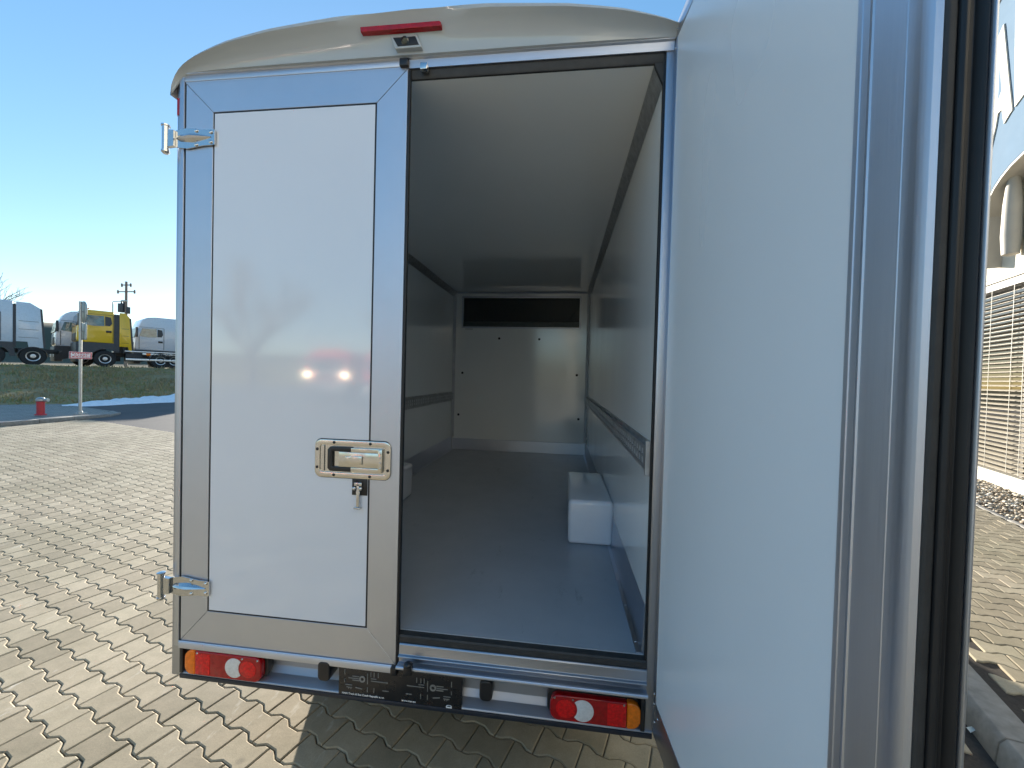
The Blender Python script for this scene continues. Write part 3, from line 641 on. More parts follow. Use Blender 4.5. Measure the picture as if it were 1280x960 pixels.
# plate carrier
b = MB(); b.box(-.289, .247, -.0075, .010, .396, .530); pc = b.build('plate_carrier', 'plate_black', van, .003)
b = MB()
def seg(x0, z0, x1, z1, wd=.0028):
    d = Vector((x1-x0, z1-z0)); L = d.length; d /= L; nn = Vector((-d.y, d.x))*wd/2
    b.prism([(x0+nn.x, z0+nn.y), (x1+nn.x, z1+nn.y), (x1-nn.x, z1-nn.y), (x0-nn.x, z0-nn.y)], -.0097, -.0073, 'y')
def ringp(cx, cz, r0, r1):
    ring_plate(b.bm, [(cx+r1*math.cos(6.283*k/24), cz+r1*math.sin(6.283*k/24)) for k in range(24)], [(cx+r0*math.cos(6.283*k/24), cz+r0*math.sin(6.283*k/24)) for k in range(24)], -.0102, -.0073)
for cx, s_ in ((-.182, 1), (.125, -1)):
    cz = .474; b = MB()
    ringp(cx, cz, .007, .0135)
    seg(cx-s_*.016, cz, cx-s_*.062, cz); seg(cx-s_*.014, cz+.009, cx-s_*.044, cz+.009); seg(cx-s_*.014, cz-.008, cx-s_*.044, cz-.008)
    seg(cx+s_*.023, cz-.018, cx+s_*.023, cz+.026); seg(cx+s_*.038, cz-.003, cx+s_*.112, cz-.003); seg(cx+s_*.038, cz+.007, cx+s_*.062, cz+.007)
    for k in (.038, .052, .070): seg(cx+s_*k, cz+.014, cx+s_*k, cz+.034)
    for k in (.023, .052): seg(cx+s_*k, cz-.052, cx+s_*k, cz-.032)
    seg(cx+s_*.09, cz-.038, cx+s_*.116, cz-.038); seg(cx-s_*.078, cz-.02, cx-s_*.078, cz-.006); seg(cx-s_*.078, cz+.012, cx-s_*.078, cz+.034)
    seg(cx-s_*.045, cz-.030, cx-s_*.075, cz-.030); seg(cx-s_*.045, cz-.040, cx-s_*.070, cz-.040); seg(cx-s_*.05, cz-.04, cx-s_*.05, cz-.047); seg(cx-s_*.06, cz-.04, cx-s_*.06, cz-.047); seg(cx-s_*.0, cz-.042, cx-s_*.03, cz-.038)
    b.build('embossed_marks', 'plate_grey', pc, smooth=False)

def text(s, size, M4, mat, parent, name='lettering', ext=.0006):
    cu = bpy.data.curves.new(name, 'FONT'); cu.body = s; cu.size = size; cu.extrude = ext; cu.offset = size*.012
    o = bpy.data.objects.new(name, cu); COL.objects.link(o); bpy.context.view_layer.update()
    me = bpy.data.meshes.new_from_object(o.evaluated_get(bpy.context.evaluated_depsgraph_get())); bpy.data.objects.remove(o); bpy.data.curves.remove(cu)
    me.transform(M4); me.materials.clear(); me.materials.append(M[mat]); q = bpy.data.objects.new(name, me); COL.objects.link(q)
    if parent: q.parent = parent
    return q
def txm(x, y, z): return Matrix.Translation((x, y, z)) @ Matrix.Rotation(R(90), 4, 'X')
text('MAN Truck & Bus Czech Republic s.r.o.', .0115, txm(-.272, -.0088, .403), 'plate_white', pc)
text('www.man.eu', .0115, txm(-.008, -.0088, .403), 'plate_white', pc)
b = MB(); ring_plate(b.bm, [(.182, .399), (.206, .399), (.206, .407), (.200, .410), (.188, .410), (.182, .407)], [(.186, .403), (.202, .403), (.202, .406), (.198, .409), (.190, .409), (.186, .406)], -.0097, -.0073); b.build('small_emblem', 'plate_white', pc, smooth=False)

# right rear door, swung open ----------------------------------------------------
ang = math.atan2(.075, 1.02)
Md = Matrix.Translation((1.005, -.028, 0)) @ Matrix.Rotation(-math.pi/2+ang, 4, 'Z')      # local x: along door, local y: +left (towards the opening)
DZ0, DZ1 = .50, 3.04
b = MB(); b.box(0, 1.005, .004, .036, DZ0, DZ1)
odoor = b.build('rear_door', 'alu_z', van, .003); odoor.matrix_local = Md; odoor['label'] = 'open right rear door showing its pebbled inner side'
def dpart(b, name, mat, bev=0, **k):
    for v in b.bm.verts:
        if v.co.y < -.0121: v.co.y = -.0121+(v.co.y+.0121)*.68
        if v.co.x > .9848: v.co.x = .9848+(v.co.x-.9848)*.7
        v.co.y *= -1; v.co.x *= 1.0228
    o = b.build(name, mat, odoor, bev, **k); return o
b = MB(); b.box(.0, .8495, -.004, .0, .535, 3.034); dpart(b, 'inner_panel', 'doorin_white')
b = MB(); b.prism([(-.030, .40), (-.030, 3.03), (-.0005, 3.034), (-.0005, .535)], -.012, .002, 'y'); dpart(b, 'hinge_strip', 'alu_post', .001)
b = MB(); b.prism([(-.028, .40), (0, .5345), (.9, .5345), (.9, .40)], -.012, .0015, 'y'); dpart(b, 'bottom_strip', 'alu_post', .001)
b = MB(); b.prism([(-.030, 3.031), (-.0005, 3.0345), (.9, 3.0345), (.9, 3.09), (-.030, 3.09)], -.012, .0015, 'y'); dpart(b, 'top_strip', 'alu_post', .001)
for x, z in ((-.016, .56), (-.014, .523), (-.005, .46), (.03, .50), (-.012, 3.0), (.0, 3.06)):
    b = MB(); b.lathe((x, .002, z), (0, 1, 0), [(.004, 0), (.003, .0022)], 10); dpart(b, 'rivet', 'steel')
za, zb_ = .40, 3.09
b = MB(); b.prism([(.850, -.01), (.850, .0), (.851, .003), (.8595, .003), (.8605, .0015), (.866, .0015), (.867, .003), (.8750, .003), (.876, -.01)], za, zb_, 'z'); dpart(b, 'panel_bead', 'alu_z')
b = MB(); b.prism([(.8765, -.01), (.8765, .003), (.880, .0065), (.886, .0085), (.888, .0065), (.942, .0065), (.943, .0055), (.944, .0065), (.962, .0065), (.966, .008), (.980, .0055), (.984, -.001), (.984, -.01)], za, zb_, 'z'); dpart(b, 'edge_profile', 'alu_z')
b = MB(); b.prism([(.9845, -.001), (.990, -.004), (.993, -.010), (.992, -.012), (.9845, -.012)], za, zb_, 'z'); dpart(b, 'gasket_lip', 'rubber_grey', .0008)
b = MB(); b.prism([(.9848, -.0125), (.998, -.0125), (1.003, -.016), (1.004, -.021), (1.001, -.024), (.998, -.026), (.9848, -.026)], za, zb_, 'z'); dpart(b, 'edge_gasket', 'gasket', .0008)
b = MB(); b.prism([(.9848, -.027), (.995, -.028), (.996, -.036), (1.008, -.040), (1.013, -.044), (1.010, -.049), (.9848, -.049)], za, zb_, 'z'); dpart(b, 'outer_gasket', 'gasket', .0008)
b = MB(); b.prism([(.9848, -.0495), (1.018, -.0495), (1.019, -.053), (1.016, -.056), (.9848, -.056)], za, zb_, 'z'); dpart(b, 'outer_lip', 'alu_z', .0008)
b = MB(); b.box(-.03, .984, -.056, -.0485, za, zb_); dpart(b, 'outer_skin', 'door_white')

# running gear and cab -----------------------------------------------------------
b = MB(); b.box(-.42, -.34, .15, 6.2, .36, .52); b.box(.34, .42, .15, 6.2, .36, .52); b.tube([(-.9, 1.46, .34), (.9, 1.46, .34)], .06, 12); b.box(-.6, .6, 2.2, 3.6, .25, .5)
b.box(-WI, WI, .1, D, .52, .598); b.build('chassis', 'chassis', van)
for x, y in ((-.88, 1.46), (.88, 1.46), (-.88, 5.4), (.88, 5.4)):
    b = MB(); s_ = -1 if x < 0 else 1
    b.lathe((x-.12, y, .345), (1, 0, 0), [(.2, 0), (.31, 0), (.34, .03), (.345, .06), (.345, .18), (.34, .21), (.31, .24), (.2, .24)], 40); wh = b.build('wheel', 'tyre', van)
    b = MB(); b.lathe((x+s_*.1, y, .345), (s_, 0, 0), [(.19, 0), (.19, .022), (.15, -.02), (.05, -.01), (.045, .03)], 28); b.build('rim', 'galv', wh)
b = MB()
cabp = [(4.24, .42), (4.24, 2.55), (4.6, 2.62), (5.1, 2.55), (5.55, 2.2), (6.0, 1.45), (6.6, 1.15), (6.75, .9), (6.75, .35), (4.6, .35)]
b.prism(cabp, -.98, .98, 'x'); cb = b.build('cab', 'van_paint', van, .05, 3)
b = MB(); b.prism([(4.9, 1.4), (4.9, 2.2), (5.4, 2.15), (5.85, 1.45)], .981, .986, 'x'); b.build('side_window', 'dark_glass', cb)
b = MB(); b.prism([(4.9, 1.4), (4.9, 2.2), (5.4, 2.15), (5.85, 1.45)], -.986, -.981, 'x'); b.build('side_window', 'dark_glass', cb)
b = MB(); b.box(-.99, .99, D+.055, D+.065, .5, 2.2); b.build('front_wall', 'van_paint', van)
#PART2
# ================================================================== BUILDING ON THE RIGHT
M['render_cream'] = plain('cream_facade_panel', (.62, .585, .50, 1), .85, spec=.15, var=.03, nscale=2, bumps=.05)
M['sign_blue'] = plain('light_blue_fascia', (.12, .185, .26, 1), .85, spec=.15, var=.05, nscale=2)
M['letter'] = plain('cream_letter', (.62, .59, .52, 1), .85, spec=.15, var=.02)
M['soffit'] = plain('grey_beige_arch', (.36, .34, .30, 1), .6, var=.08, nscale=3)
M['slat'] = plain('aluminium_blind_slat', (.48, .43, .34, 1), .42, .1, var=.06, nscale=3)
M['frame_dark'] = plain('dark_window_frame', (.05, .047, .045, 1), .4, var=.1)
M['sill_cream'] = plain('cream_window_sill', (.45, .43, .37, 1), .45, var=.04)
M['office_glass'] = plain('office_window_glass', (.035, .035, .033, 1), .04, spec=1, var=.25, nscale=.8)
def ab(a, b_, z): v = AV*a+BV*b_; return Vector((v.x, v.y, z))
def abox(b, a0, a1, b0, b1, z0, z1): b.prism_v([ab(a0, b0, z0), ab(a1, b0, z0), ab(a1, b1, z0), ab(a0, b1, z0)], Vector((0, 0, z1-z0))); return b
FB0 = 5.585
bld = thing('dealership_building', 'cream building with a light blue arched sign band and wide louvred windows', 'building', tuple(ab(8, FB0, 0)))
bld.matrix_world = Matrix.Identity(4)
WT, WB = 3.62, .345
b = MB(); joints = [-14, -6.5, -1.0, 5.4, 9.0, 12.2, 15.8, 19.4, 26]
zs_ = [3.70, 5.3, 6.9, 8.6, 10.2]
for a0, a1 in zip(joints, joints[1:]):
    for z0, z1 in zip(zs_, zs_[1:]): abox(b, a0+.006, a1-.006, FB0, FB0+.25, z0+.006, z1-.006)
b.build('facade_panel', 'render_cream', bld)
b = MB(); abox(b, -14, 26, FB0+.02, FB0+.27, 3.63, 10.15); b.build('wall', 'frame_dark', bld)
b = MB(); abox(b, -14, 26, FB0+.5, FB0+12, -.1, 10.0); b.build('block', 'render_cream', bld)
b = MB(); abox(b, -14, 26, FB0-.012, FB0+.30, .0, .205); b.build('plinth', 'render_cream', bld, .004)
b = MB(); abox(b, -14, 26, FB0-.035, FB0+.3, .207, .235); b.build('window_sill', 'sill_cream', bld, .003)
b = MB(); abox(b, -14, 26, FB0+.008, FB0+.2, .236, .345); b.build('lower_panel', 'sill_cream', bld)
b = MB(); abox(b, -14, 26, FB0-.01, FB0+.2, 3.625, 3.695); b.build('window_head', 'sill_cream', bld, .003)
b = MB(); abox(b, -14, 26, FB0+.02, FB0+.2, 3.50, 3.622); b.build('blind_box', 'frame_dark', bld)
mull = [8.17+k*2.45 for k in range(-8, 8)]
for k, m0 in enumerate(mull):
    b = MB(); abox(b, m0-.05, m0+.05, FB0+.11, FB0+.2, .346, 3.499); b.build('mullion', 'frame_dark', bld)
    if k+1 < len(mull):
        m1 = mull[k+1]; b = MB(); abox(b, m0+.051, m1-.051, FB0+.16, FB0+.18, .346, 3.499); wn = b.build('window', 'office_glass', bld)
        if m0 > 3:
            b = MB()
            z = .40
            while z < 3.47:
                h = .009
                b.prism_v([ab(m0+.02, FB0+.015, z-h), ab(m0+.02, FB0+.05, z+.004), ab(m0+.02, FB0+.088, z+h*1.6), ab(m0+.02, FB0+.088, z+h*1.6+.002), ab(m0+.02, FB0+.05, z+.007), ab(m0+.02, FB0+.015, z-h+.003)], AV*(m1-m0-.04)); z += .079
            b.build('blind', 'slat', wn, smooth=False)
            for f in (.06, .30, .70, .94):
                b = MB(); a_ = m0+(m1-m0)*f; abox(b, a_-.004, a_+.004, FB0+.008, FB0+.012, .38, 3.5); b.build('blind_cord', 'sill_cream', wn)
# arched canopy with the sign band in front of the wall
FO = 5.28
def arc_pt(t):   # elliptical sweep fitted to the visible part of the arch
    return 7.70-3.4*(1-math.cos(t)), 4.46+1.15*math.sin(t)*.98
pts = []
lower = [on_b(px, py, FO) for px, py in ((1228.5, 262), (1234, 249), (1241, 235), (1250, 221), (1262, 206), (1272, 196), (1280, 188))]
al, zl = lower[-1]; ext = [(al-.7, zl+.10), (al-1.7, zl+.16), (al-3.2, zl+.16), (al-4.6, zl+.02), (al-5.6, zl-.35)]
a0_, z0_ = lower[0]
outline = [(a0_+.10, z0_-.12)]+lower+ext
b = MB(); top = 9.2
poly = [ab(a, FO, z) for a, z in outline]+[ab(outline[-1][0], FO, top), ab(a0_+2.5, FO, top), ab(a0_+2.5, FO, z0_-.12)]
b.prism_v(poly, BV*.12); cn = b.build('sign_band', 'sign_blue', bld, smooth=False)
b = MB(); n = len(outline)
lowo = [(a0_+.13, 3.86)]+outline
inn = [(a-.0, z) for a, z in lowo]
thick = []
for i, (a, z) in enumerate(lowo):
    p0 = Vector(lowo[max(i-1, 0)]); p1 = Vector(lowo[min(i+1, len(lowo)-1)]); d = (p1-p0).normalized(); nn = Vector((-d.y, d.x))
    if nn.y > 0 and i > 0: nn = -nn
    thick.append((a-abs(nn.x)*.04 if i < 9 else a+nn.x*.04, z-abs(nn.y)*.04))
for i in range(len(lowo)-1):
    q = [lowo[i], lowo[i+1], thick[i+1], thick[i]]
    b.prism_v([ab(a, FO+.005, z) for a, z in q], BV*(FB0-FO-.006))
b.build('arch', 'soffit', bld, smooth=False)
M['pillar'] = M['soffit']
ca, cz_ = on_b(1263, 318, FO+.18)
b = MB(); b.lathe(ab(ca, FO+.18, cz_), (0, 0, 1), [(.05, -.02), (.10, .0), (.12, .3), (.11, .8), (.07, 1.3)], 20); b.build('bracket_column', 'soffit', bld)
def letter(pxs, name='sign_letter'):
    b = MB(); b.prism_v([ab(*((lambda q: (q[0], FO-.02, q[1]))(on_b(px, py, FO-.02)))) for px, py in pxs], BV*.018); return b.build(name, 'letter', bld, smooth=False)
letter([(1254.5, 30), (1246, 50), (1235, 168), (1233, 205), (1236, 195), (1244, 160), (1247, 142), (1252, 137), (1254.5, 155), (1262, 142), (1265, 138), (1261, 100)])
b_ = letter([(1270, -30), (1268.5, 60), (1268, 134), (1284, 112), (1300, 96), (1300, -30)])
letter([(1238, -60), (1241, 17), (1244, 12), (1250, 0), (1258, -40)])
b = MB(); b.prism_v([ab(*((lambda q: (q[0], FO-.0205, q[1]))(on_b(px, py, FO-.0205)))) for px, py in ((1249.5, 78), (1247, 127), (1252, 113))], BV*.004); b.build('letter_opening', 'sign_blue', bld, smooth=False)

# gravel strip along the wall
b = MB(); sheet_ab(b, -6, 22, 4.60, FB0, .095); struct(b.build('gravel_bed', 'joint'))
b = MB(); 
for k in range(-6, 22): abox(b, k+.004, k+.996, 4.545, 4.605, .0, .126)
struct(b.build('gravel_edging', 'concrete', bevel=.004))
def pebble_mat():
    m = NT('river_pebbles'); at = m.n('ShaderNodeAttribute'); at.attribute_name = 'tint'
    c = m.ramp(at.outputs['Fac'], [(0, (.14, .11, .08, 1)), (.3, (.36, .28, .19, 1)), (.6, (.52, .45, .34, 1)), (1, (.68, .63, .54, 1))])
    m.l(m.mix(.4, c, m.ramp(m.noise(m.co(), 60, 4), [(.3, g4(.6)), (.7, g4(1))]), 'MULTIPLY'), m.b.inputs['Base Color']); m.b.inputs['Roughness'].default_value = .7; return m.m
ico = bmesh.new(); bmesh.ops.create_icosphere(ico, subdivisions=1, radius=1); IV = [v.co.copy() for v in ico.verts]; IF = [[v.index for v in f.verts] for f in ico.faces]; ico.free()
vs, fs, tn = [], [], []; rnd = random.Random(5)
for _ in range(7000):
    a_, b0 = rnd.uniform(3.0, 15), rnd.uniform(4.62, FB0-.02); r = rnd.uniform(.018, .036); M3 = Matrix.Rotation(rnd.uniform(0, 6.28), 3, 'Z') @ Matrix.Rotation(rnd.uniform(-.5, .5), 3, 'X') @ Matrix.Diagonal((1.25*r, .85*r, .6*r))
    o_ = ab(a_, b0, .10+rnd.uniform(0, .03)); base = len(vs); t = rnd.random()
    for v in IV: p_ = M3 @ (v*rnd.uniform(.9, 1.1))+o_; vs.append(tuple(p_))
    for f in IF: fs.append([base+i for i in f]); tn.append(t)
me = bpy.data.meshes.new('gravel'); me.from_pydata(vs, [], fs); me.update(); me.attributes.new('tint', 'FLOAT', 'FACE').data.foreach_set('value', tn); me.materials.append(pebble_mat()); me.shade_smooth()
gv = bpy.data.objects.new('gravel', me); COL.objects.link(gv); gv['kind'] = 'stuff'; gv['label'] = 'pale river pebbles between the paving and the building'; gv['category'] = 'gravel'
# crumpled scrap lying by the kerb
M['scrap'] = plain('pale_scrap', (.6, .68, .68, 1), .35, .3)
Pc = on_z(1213.5, 912, .012); b = MB(); vs_ = [b.bm.verts.new((Pc.x+math.cos(a)*r_, Pc.y+math.sin(a)*r_*.6, .006+h)) for a, r_, h in ((0, .028, .004), (.9, .022, .016), (2, .03, .002), (3.1, .02, .014), (4.2, .026, 0), (5.3, .02, .012))]
c0 = b.bm.verts.new((Pc.x, Pc.y, .024)); 
for i in range(6): b.bm.faces.new((vs_[i], vs_[(i+1) % 6], c0))
tag(b.build('litter', 'scrap', smooth=False), 'small crumpled silvery scrap lying in the gutter beside the kerb', 'litter')

# ================================================================== STREET FURNITURE AT THE LEFT
M['hyd_red'] = plain('red_painted_iron', (.50, .035, .045, 1), .5, var=.12, nscale=12)
M['zinc'] = plain('zinc_pole', (.42, .43, .42, 1), .45, .8, var=.12, nscale=6)
M['sign_white'] = plain('sign_white', (.74, .72, .72, 1), .5, var=.03)
M['sign_red'] = plain('sign_red', (.55, .03, .05, 1), .5)
hp = Vector((-16.3, 9.70, .1)); hy = thing('fire_hydrant', 'short red hydrant post with a grey cap on the pavement', 'hydrant', tuple(hp))
b = MB(); b.lathe((0, 0, 0), (0, 0, 1), [(.14, 0), (.14, .03), (.095, .05), (.095, .40), (.105, .41), (.105, .44), (.09, .45)], 24); b.build('body', 'hyd_red', hy)
b = MB(); b.lathe((0, 0, .45), (0, 0, 1), [(.10, 0), (.12, .02), (.12, .07), (.08, .12), (.02, .14)], 24); b.tube([(.05, .02, .49), (.20, .06, .50)], [.055, .06], 14); b.build('cap', 'zinc', hy)
pp = Vector((-15.76, 10.40, .1)); sg = thing('sign_post', 'tall galvanised sign post with two road signs seen edge-on and a small red-lettered plate', 'road sign', tuple(pp))
b = MB(); b.tube([(0, 0, 0), (0, 0, 3.84)], .042, 16); b.build('post', 'zinc', sg)
b = MB(); b.box(-.13, .13, -.13, .13, 0, .03); b.lathe((0, 0, .03), (0, 0, 1), [(.07, 0), (.06, .07)], 16); b.build('base_plate', 'zinc', sg, .008)
vd = Vector((pp.x-CAM.x, pp.y-CAM.y, 0)).normalized(); va = math.atan2(vd.y, vd.x)
def plate(name, z0, z1, wd, rnd_top, tilt, parent):
    o = []
    if rnd_top: o = [(wd/2*math.cos(R(k*10)), z1-wd/2+wd/2*math.sin(R(k*10))) for k in range(19)]+[(wd/2*math.cos(R(180+k*10)), z0+wd/2+wd/2*math.sin(R(180+k*10))) for k in range(19)]
    else: o = rounded(-wd/2, wd/2, z0, z1, .04, 3)
    b = MB(); b.prism(o, -.085, -.060, 'y'); b.box(-.03, .03, -.06, .05, (z0+z1)/2-.02, (z0+z1)/2+.02)
    q = b.build(name, 'zinc', parent, .003); q.rotation_euler = (0, 0, tilt); return q
plate('round_sign', 3.14, 3.86, .66, True, va+R(14), sg); plate('square_sign', 2.54, 3.12, .60, False, va+R(14), sg)
b = MB(); b.box(-.27, .27, -.075, -.050, 1.88, 2.12); ps = b.build('small_sign', 'sign_white', sg, .004); ps.rotation_euler = (0, 0, va-math.pi/2+R(6))
b = MB()
ring_plate(b.bm, [(-.262, 1.888), (.262, 1.888), (.262, 2.112), (-.262, 2.112)], [(-.235, 1.912), (.235, 1.912), (.235, 2.088), (-.235, 2.088)], -.0785, -.0745); b.build('red_border', 'sign_red', ps)
for i, (x0, x1) in enumerate(((-.20, .20), (-.15, .15), (-.20, .20))):
    b = MB(); z = 2.06-i*.055; x = x0
    while x < x1: wd = random.uniform(.03, .07); b.box(x, min(x+wd, x1), -.078, -.0745, z-.012, z+.014); x += wd+.018
    b.build('lettering', 'sign_red', ps)

# ================================================================== TRUCKS ON THE BANK
M['truck_white'] = plain('white_truck_paint', (.60, .64, .70, 1), .28, coat=.7, var=.03)
M['truck_yellow'] = plain('yellow_truck_paint', (.80, .46, .008, 1), .32, coat=.6, var=.03)
M['truck_red'] = plain('red_truck_paint', (.55, .03, .05, 1), .3, coat=.7, var=.03)
M['truck_grey'] = plain('dark_grey_truck_plastic', (.045, .048, .055, 1), .5, var=.15)
M['alu_box'] = plain('bright_truck_metal', (.62, .64, .66, 1), .35, .8, var=.1)
glintm = NT('sun_glint_glow'); glintm.b.inputs['Emission Color'].default_value = (1, .85, .5, 1); glintm.b.inputs['Emission Strength'].default_value = 70; glintm.b.inputs['Base Color'].default_value = (.8, .8, .7, 1); M['sun_glint_glow'] = glintm.m  # emission in place of sunlight glinting off the truck front
def wheel(parent, x, y0, r=.52, rim='galv'):
    """truck wheel whose outer face looks towards -y"""
    b = MB(); b.lathe((x, y0+.3, r), (0, -1, 0), [(.25, 0), (r-.04, .0), (r, .04), (r, .26), (r-.04, .30), (.34, .30), (.30, .24)], 36); wo = b.build('wheel', 'tyre', parent)
    b = MB(); b.lathe((x, y0+.02, r), (0, -1, 0), [(.30, -.06), (.31, .0), (.27, -.01), (.22, -.12), (.13, -.10), (.12, .03), (.06, .04)], 28); b.build('rim', rim, wo)
    b = MB()
    for k in range(10): a = k*.6283; b.lathe((x+.20*math.cos(a), y0+.125, r+.20*math.sin(a)), (0, -1, 0), [(.022, 0), (.022, .012)], 8)
    b.build('wheel_holes', 'bolt', wo)
def truck(label, group, paint, loc, rz, roof='high', L=2.25, fairing=0, fair_gap=.1, chassis=6.0, rear_wheels=(3.9,), rails='chassis', H=3.85, lights=False, windows=True, stack=False):
    t = thing('tractor_truck', label, 'truck', loc, rz, group); W = 2.45
    low = roof == 'low'; zc0 = .43*H if low else 1.38; wz1 = H-.36 if low else 3.06; wz0 = wz1-(.68 if low else .64); RW = .57*H/3.85
    if roof == 'high': prof = [(.10, zc0), (.0, zc0+.15), (.03, 2.2), (.14, 2.9), (.26, 3.25), (.45, H-.26), (.75, H-.07), (1.2, H), (L, H+.02), (L, zc0)]
    else: prof = [(.10, zc0), (.0, zc0+.12), (.03, wz0-.1), (.16, wz1), (.24, H-.18), (.40, H-.05), (.6, H), (L, H), (L, zc0)]
    b = MB(); b.prism(prof, 0.02, W-.02, 'y'); body = b.build('cab', paint, t, .05, 3)
    # wheel arch and lower skirt
    b = MB(); arch = [(1.35+.72*math.cos(R(a)), .55+.68*math.sin(R(a))) for a in range(-10, 191, 10)]
    b.prism([(.05, .35), (.02, zc0+.01), (L, zc0+.01), (L+.1, .55)]+[(x, z) for x, z in arch if x < L+.05 and z > .5 and 0 < x], .0, .10, 'y'); b.build('skirt', 'truck_grey', t)
    b = MB(); b.box(-.04, .35, .04, W-.04, .32, zc0-.02); b.build('bumper', 'truck_grey', t, .05)
    if windows:
        b = MB(); b.prism([(.26, wz0+.05), (.42, wz1), (1.28, wz1+.02), (1.30, wz0+.02), (.8, wz0-.02)], -.004, .022, 'y'); b.build('side_window', 'cab_glass', body)
        b = MB(); b.prism([(1.34, wz0+.04), (1.34, wz1), (1.62, wz1-.05), (1.68, wz0+.22), (1.58, wz0+.04)], -.004, .022, 'y'); b.build('rear_side_window', 'truck_grey', body)
        b = MB(); b.box(.235, .265, .0, .024, zc0+.08, wz0); b.box(1.72, 1.745, .0, .024, zc0+.08, wz1+.1); b.box(.26, 1.72, .0, .024, wz1+.09, wz1+.11); b.build('door_seam', 'seal_line', body)
        b = MB(); b.box(1.38, 1.66, -.03, .02, wz0-.42, wz0-.28); b.build('door_handle', 'black_plastic', body, .02)
        b = MB(); b.box(.02, .14, -.26, -.02, wz0-.05, wz1+.05); b.build('mirror', 'truck_grey', body, .03)
    b = MB(); b.prism_v([Vector((.02, .14, wz0-.08)), Vector((.02, W-.14, wz0-.08)), Vector((.13, W-.2, wz1)), Vector((.13, .2, wz1))], Vector((-.03, 0, .005))); b.build('windscreen', 'dark_glass', body)
    b = MB(); b.box(-.03, .05, .5, W-.5, zc0+.1, zc0+.6); b.build('grille', 'truck_grey', body, .02)
    for yy in ((.02, W-.20) if lights else (.16, W-.46)):
        b = MB(); b.box(*((-.04, .03, yy, yy+.12, 1.52, 1.64) if lights else (-.07, .02, yy, yy+.3, .62, .84))); b.build('headlight_or_glint', 'sun_glint_glow' if lights else 'clear_lens', t, .02)  # on the red truck, glowing blocks stand in for sun glints
    if roof == 'low':
        b = MB(); b.box(.45, .55, .3, W-.3, H+.01, H+.09)
        for k in range(4): b.box(.47, .62, .3+k*.45, .5+k*.45, H+.08, H+.15)
        b.build('roof_lamps', 'amber', t, .02)
    if fairing:
        x0 = L+fair_gap; b = MB(); b.prism([(x0, 1.45), (x0-.0, H-.02), (x0+fairing*.55, H-.02), (x0+fairing, H-.35), (x0+fairing+.12, 1.1), (x0+.5, 1.1), (x0+.45, 1.45)], .03, .08, 'y'); fo = b.build('side_fairing', paint, t, .01)
        b = MB(); b.box(L+.0, x0-.0, .08, .3, 1.1, H-.15); b.build('gap_seal', 'truck_grey', t)
        b = MB(); b.prism([(x0+fairing-.04, H-.34), (x0+fairing+.05, H-.36), (x0+fairing+.20, 1.1), (x0+fairing+.10, 1.1)], .025, .09, 'y'); b.build('fairing_edge', 'truck_grey', t)
        b = MB(); 
        for z in (1.7, 2.2, 2.7): b.box(x0+.1, x0+fairing*.9, .022, .029, z, z+.02)
        b.build('fairing_seam', 'seal_line', fo)
    if stack:
        b = MB(); b.box(L+.05, L+.30, .12, .45, 1.0, H-.25); b.tube([(L+.55, .3, 1.0), (L+.55, .3, H-.3), (L+.7, .3, H-.15)], .09, 12); b.box(L+.32, L+1.0, .5, 1.9, 1.0, 2.0); b.build('exhaust_stack', 'truck_grey', t, .02)
    b = MB(); b.box(.4, chassis, .75, .85, .78, 1.05); b.box(.4, chassis, W-.85, W-.75, .78, 1.05); b.box(chassis-.1, chassis, .3, W-.3, .8, 1.0); b.box(2.4, 3.3, .15, .7, .45, 1.0); b.build('frame_rails', 'chassis', t, .01)
    wheel(t, 1.35, .02, RW)
    for rx in rear_wheels:
        wheel(t, rx, .02, RW)
        b = MB(); pts = [(rx+.66*math.cos(R(a)), .56+.60*math.sin(R(a))) for a in range(0, 181, 12)]; inn_ = [(rx+.62*math.cos(R(a)), .56+.56*math.sin(R(a))) for a in range(180, -1, -12)]
        b.prism(pts+inn_, .0, .62, 'y'); b.build('mudguard', 'truck_grey', t)
    if rails == 'silver':
        b = MB(); b.box(L+.55, chassis+.3, .0, .10, 1.12, 1.20); b.box(L+1.5, chassis, .02, .12, .95, 1.08); b.build('side_rail', 'alu_box', t, .01)
        b = MB(); b.box(L+.6, chassis, .0, .06, .52, .66); b.build('side_guard', 'alu_box', t, .01)
        b = MB(); b.box(L+1.7, L+1.95, -.01, .05, .90, 1.08); b.build('side_lamp', 'amber', t, .02)
    return t
def row(s_, off, z=BZ): P = T0+TT*s_+NN*off; return (P.x, P.y, z)
RZ = R(60); GT = 'trucks parked side-on along the top of the bank'
truck('white tractor truck cut by the left edge of the photo, with tall side fairing', GT, 'truck_white', row(-3.15, 0), RZ, L=2.2, fairing=1.0, fair_gap=.12, rear_wheels=(3.0,), chassis=4.2, H=3.88)
truck('white high-roofed tractor truck behind the tall sign post', GT, 'truck_white', row(.98, 2.8), RZ, L=2.5, chassis=4.0, H=3.9, rear_wheels=())
truck('yellow truck cab with dark exhaust stack and bare silver chassis', GT, 'truck_yellow', row(1.70, 0), RZ, roof='low', L=1.78, fairing=.55, fair_gap=.28, chassis=5.6, rear_wheels=(4.3, 5.1), rails='silver', H=3.82, stack=True)
truck('white high-roofed truck right of the yellow cab', GT, 'truck_white', row(5.05, 2.8), RZ, L=3.0, chassis=6.0, H=4.0, rear_wheels=(4.6,), rails='silver')
hid = truck('white tractor truck standing in the row behind the box van', GT, 'truck_white', row(9.2, 1.0), RZ, L=2.4, chassis=4.6, H=3.95, rear_wheels=(3.7,))
def copy_tree(o, parent=None):
    c = o.copy(); COL.objects.link(c)
    if parent is not None: c.parent = parent
    for ch in list(o.children): copy_tree(ch, c)
    return c
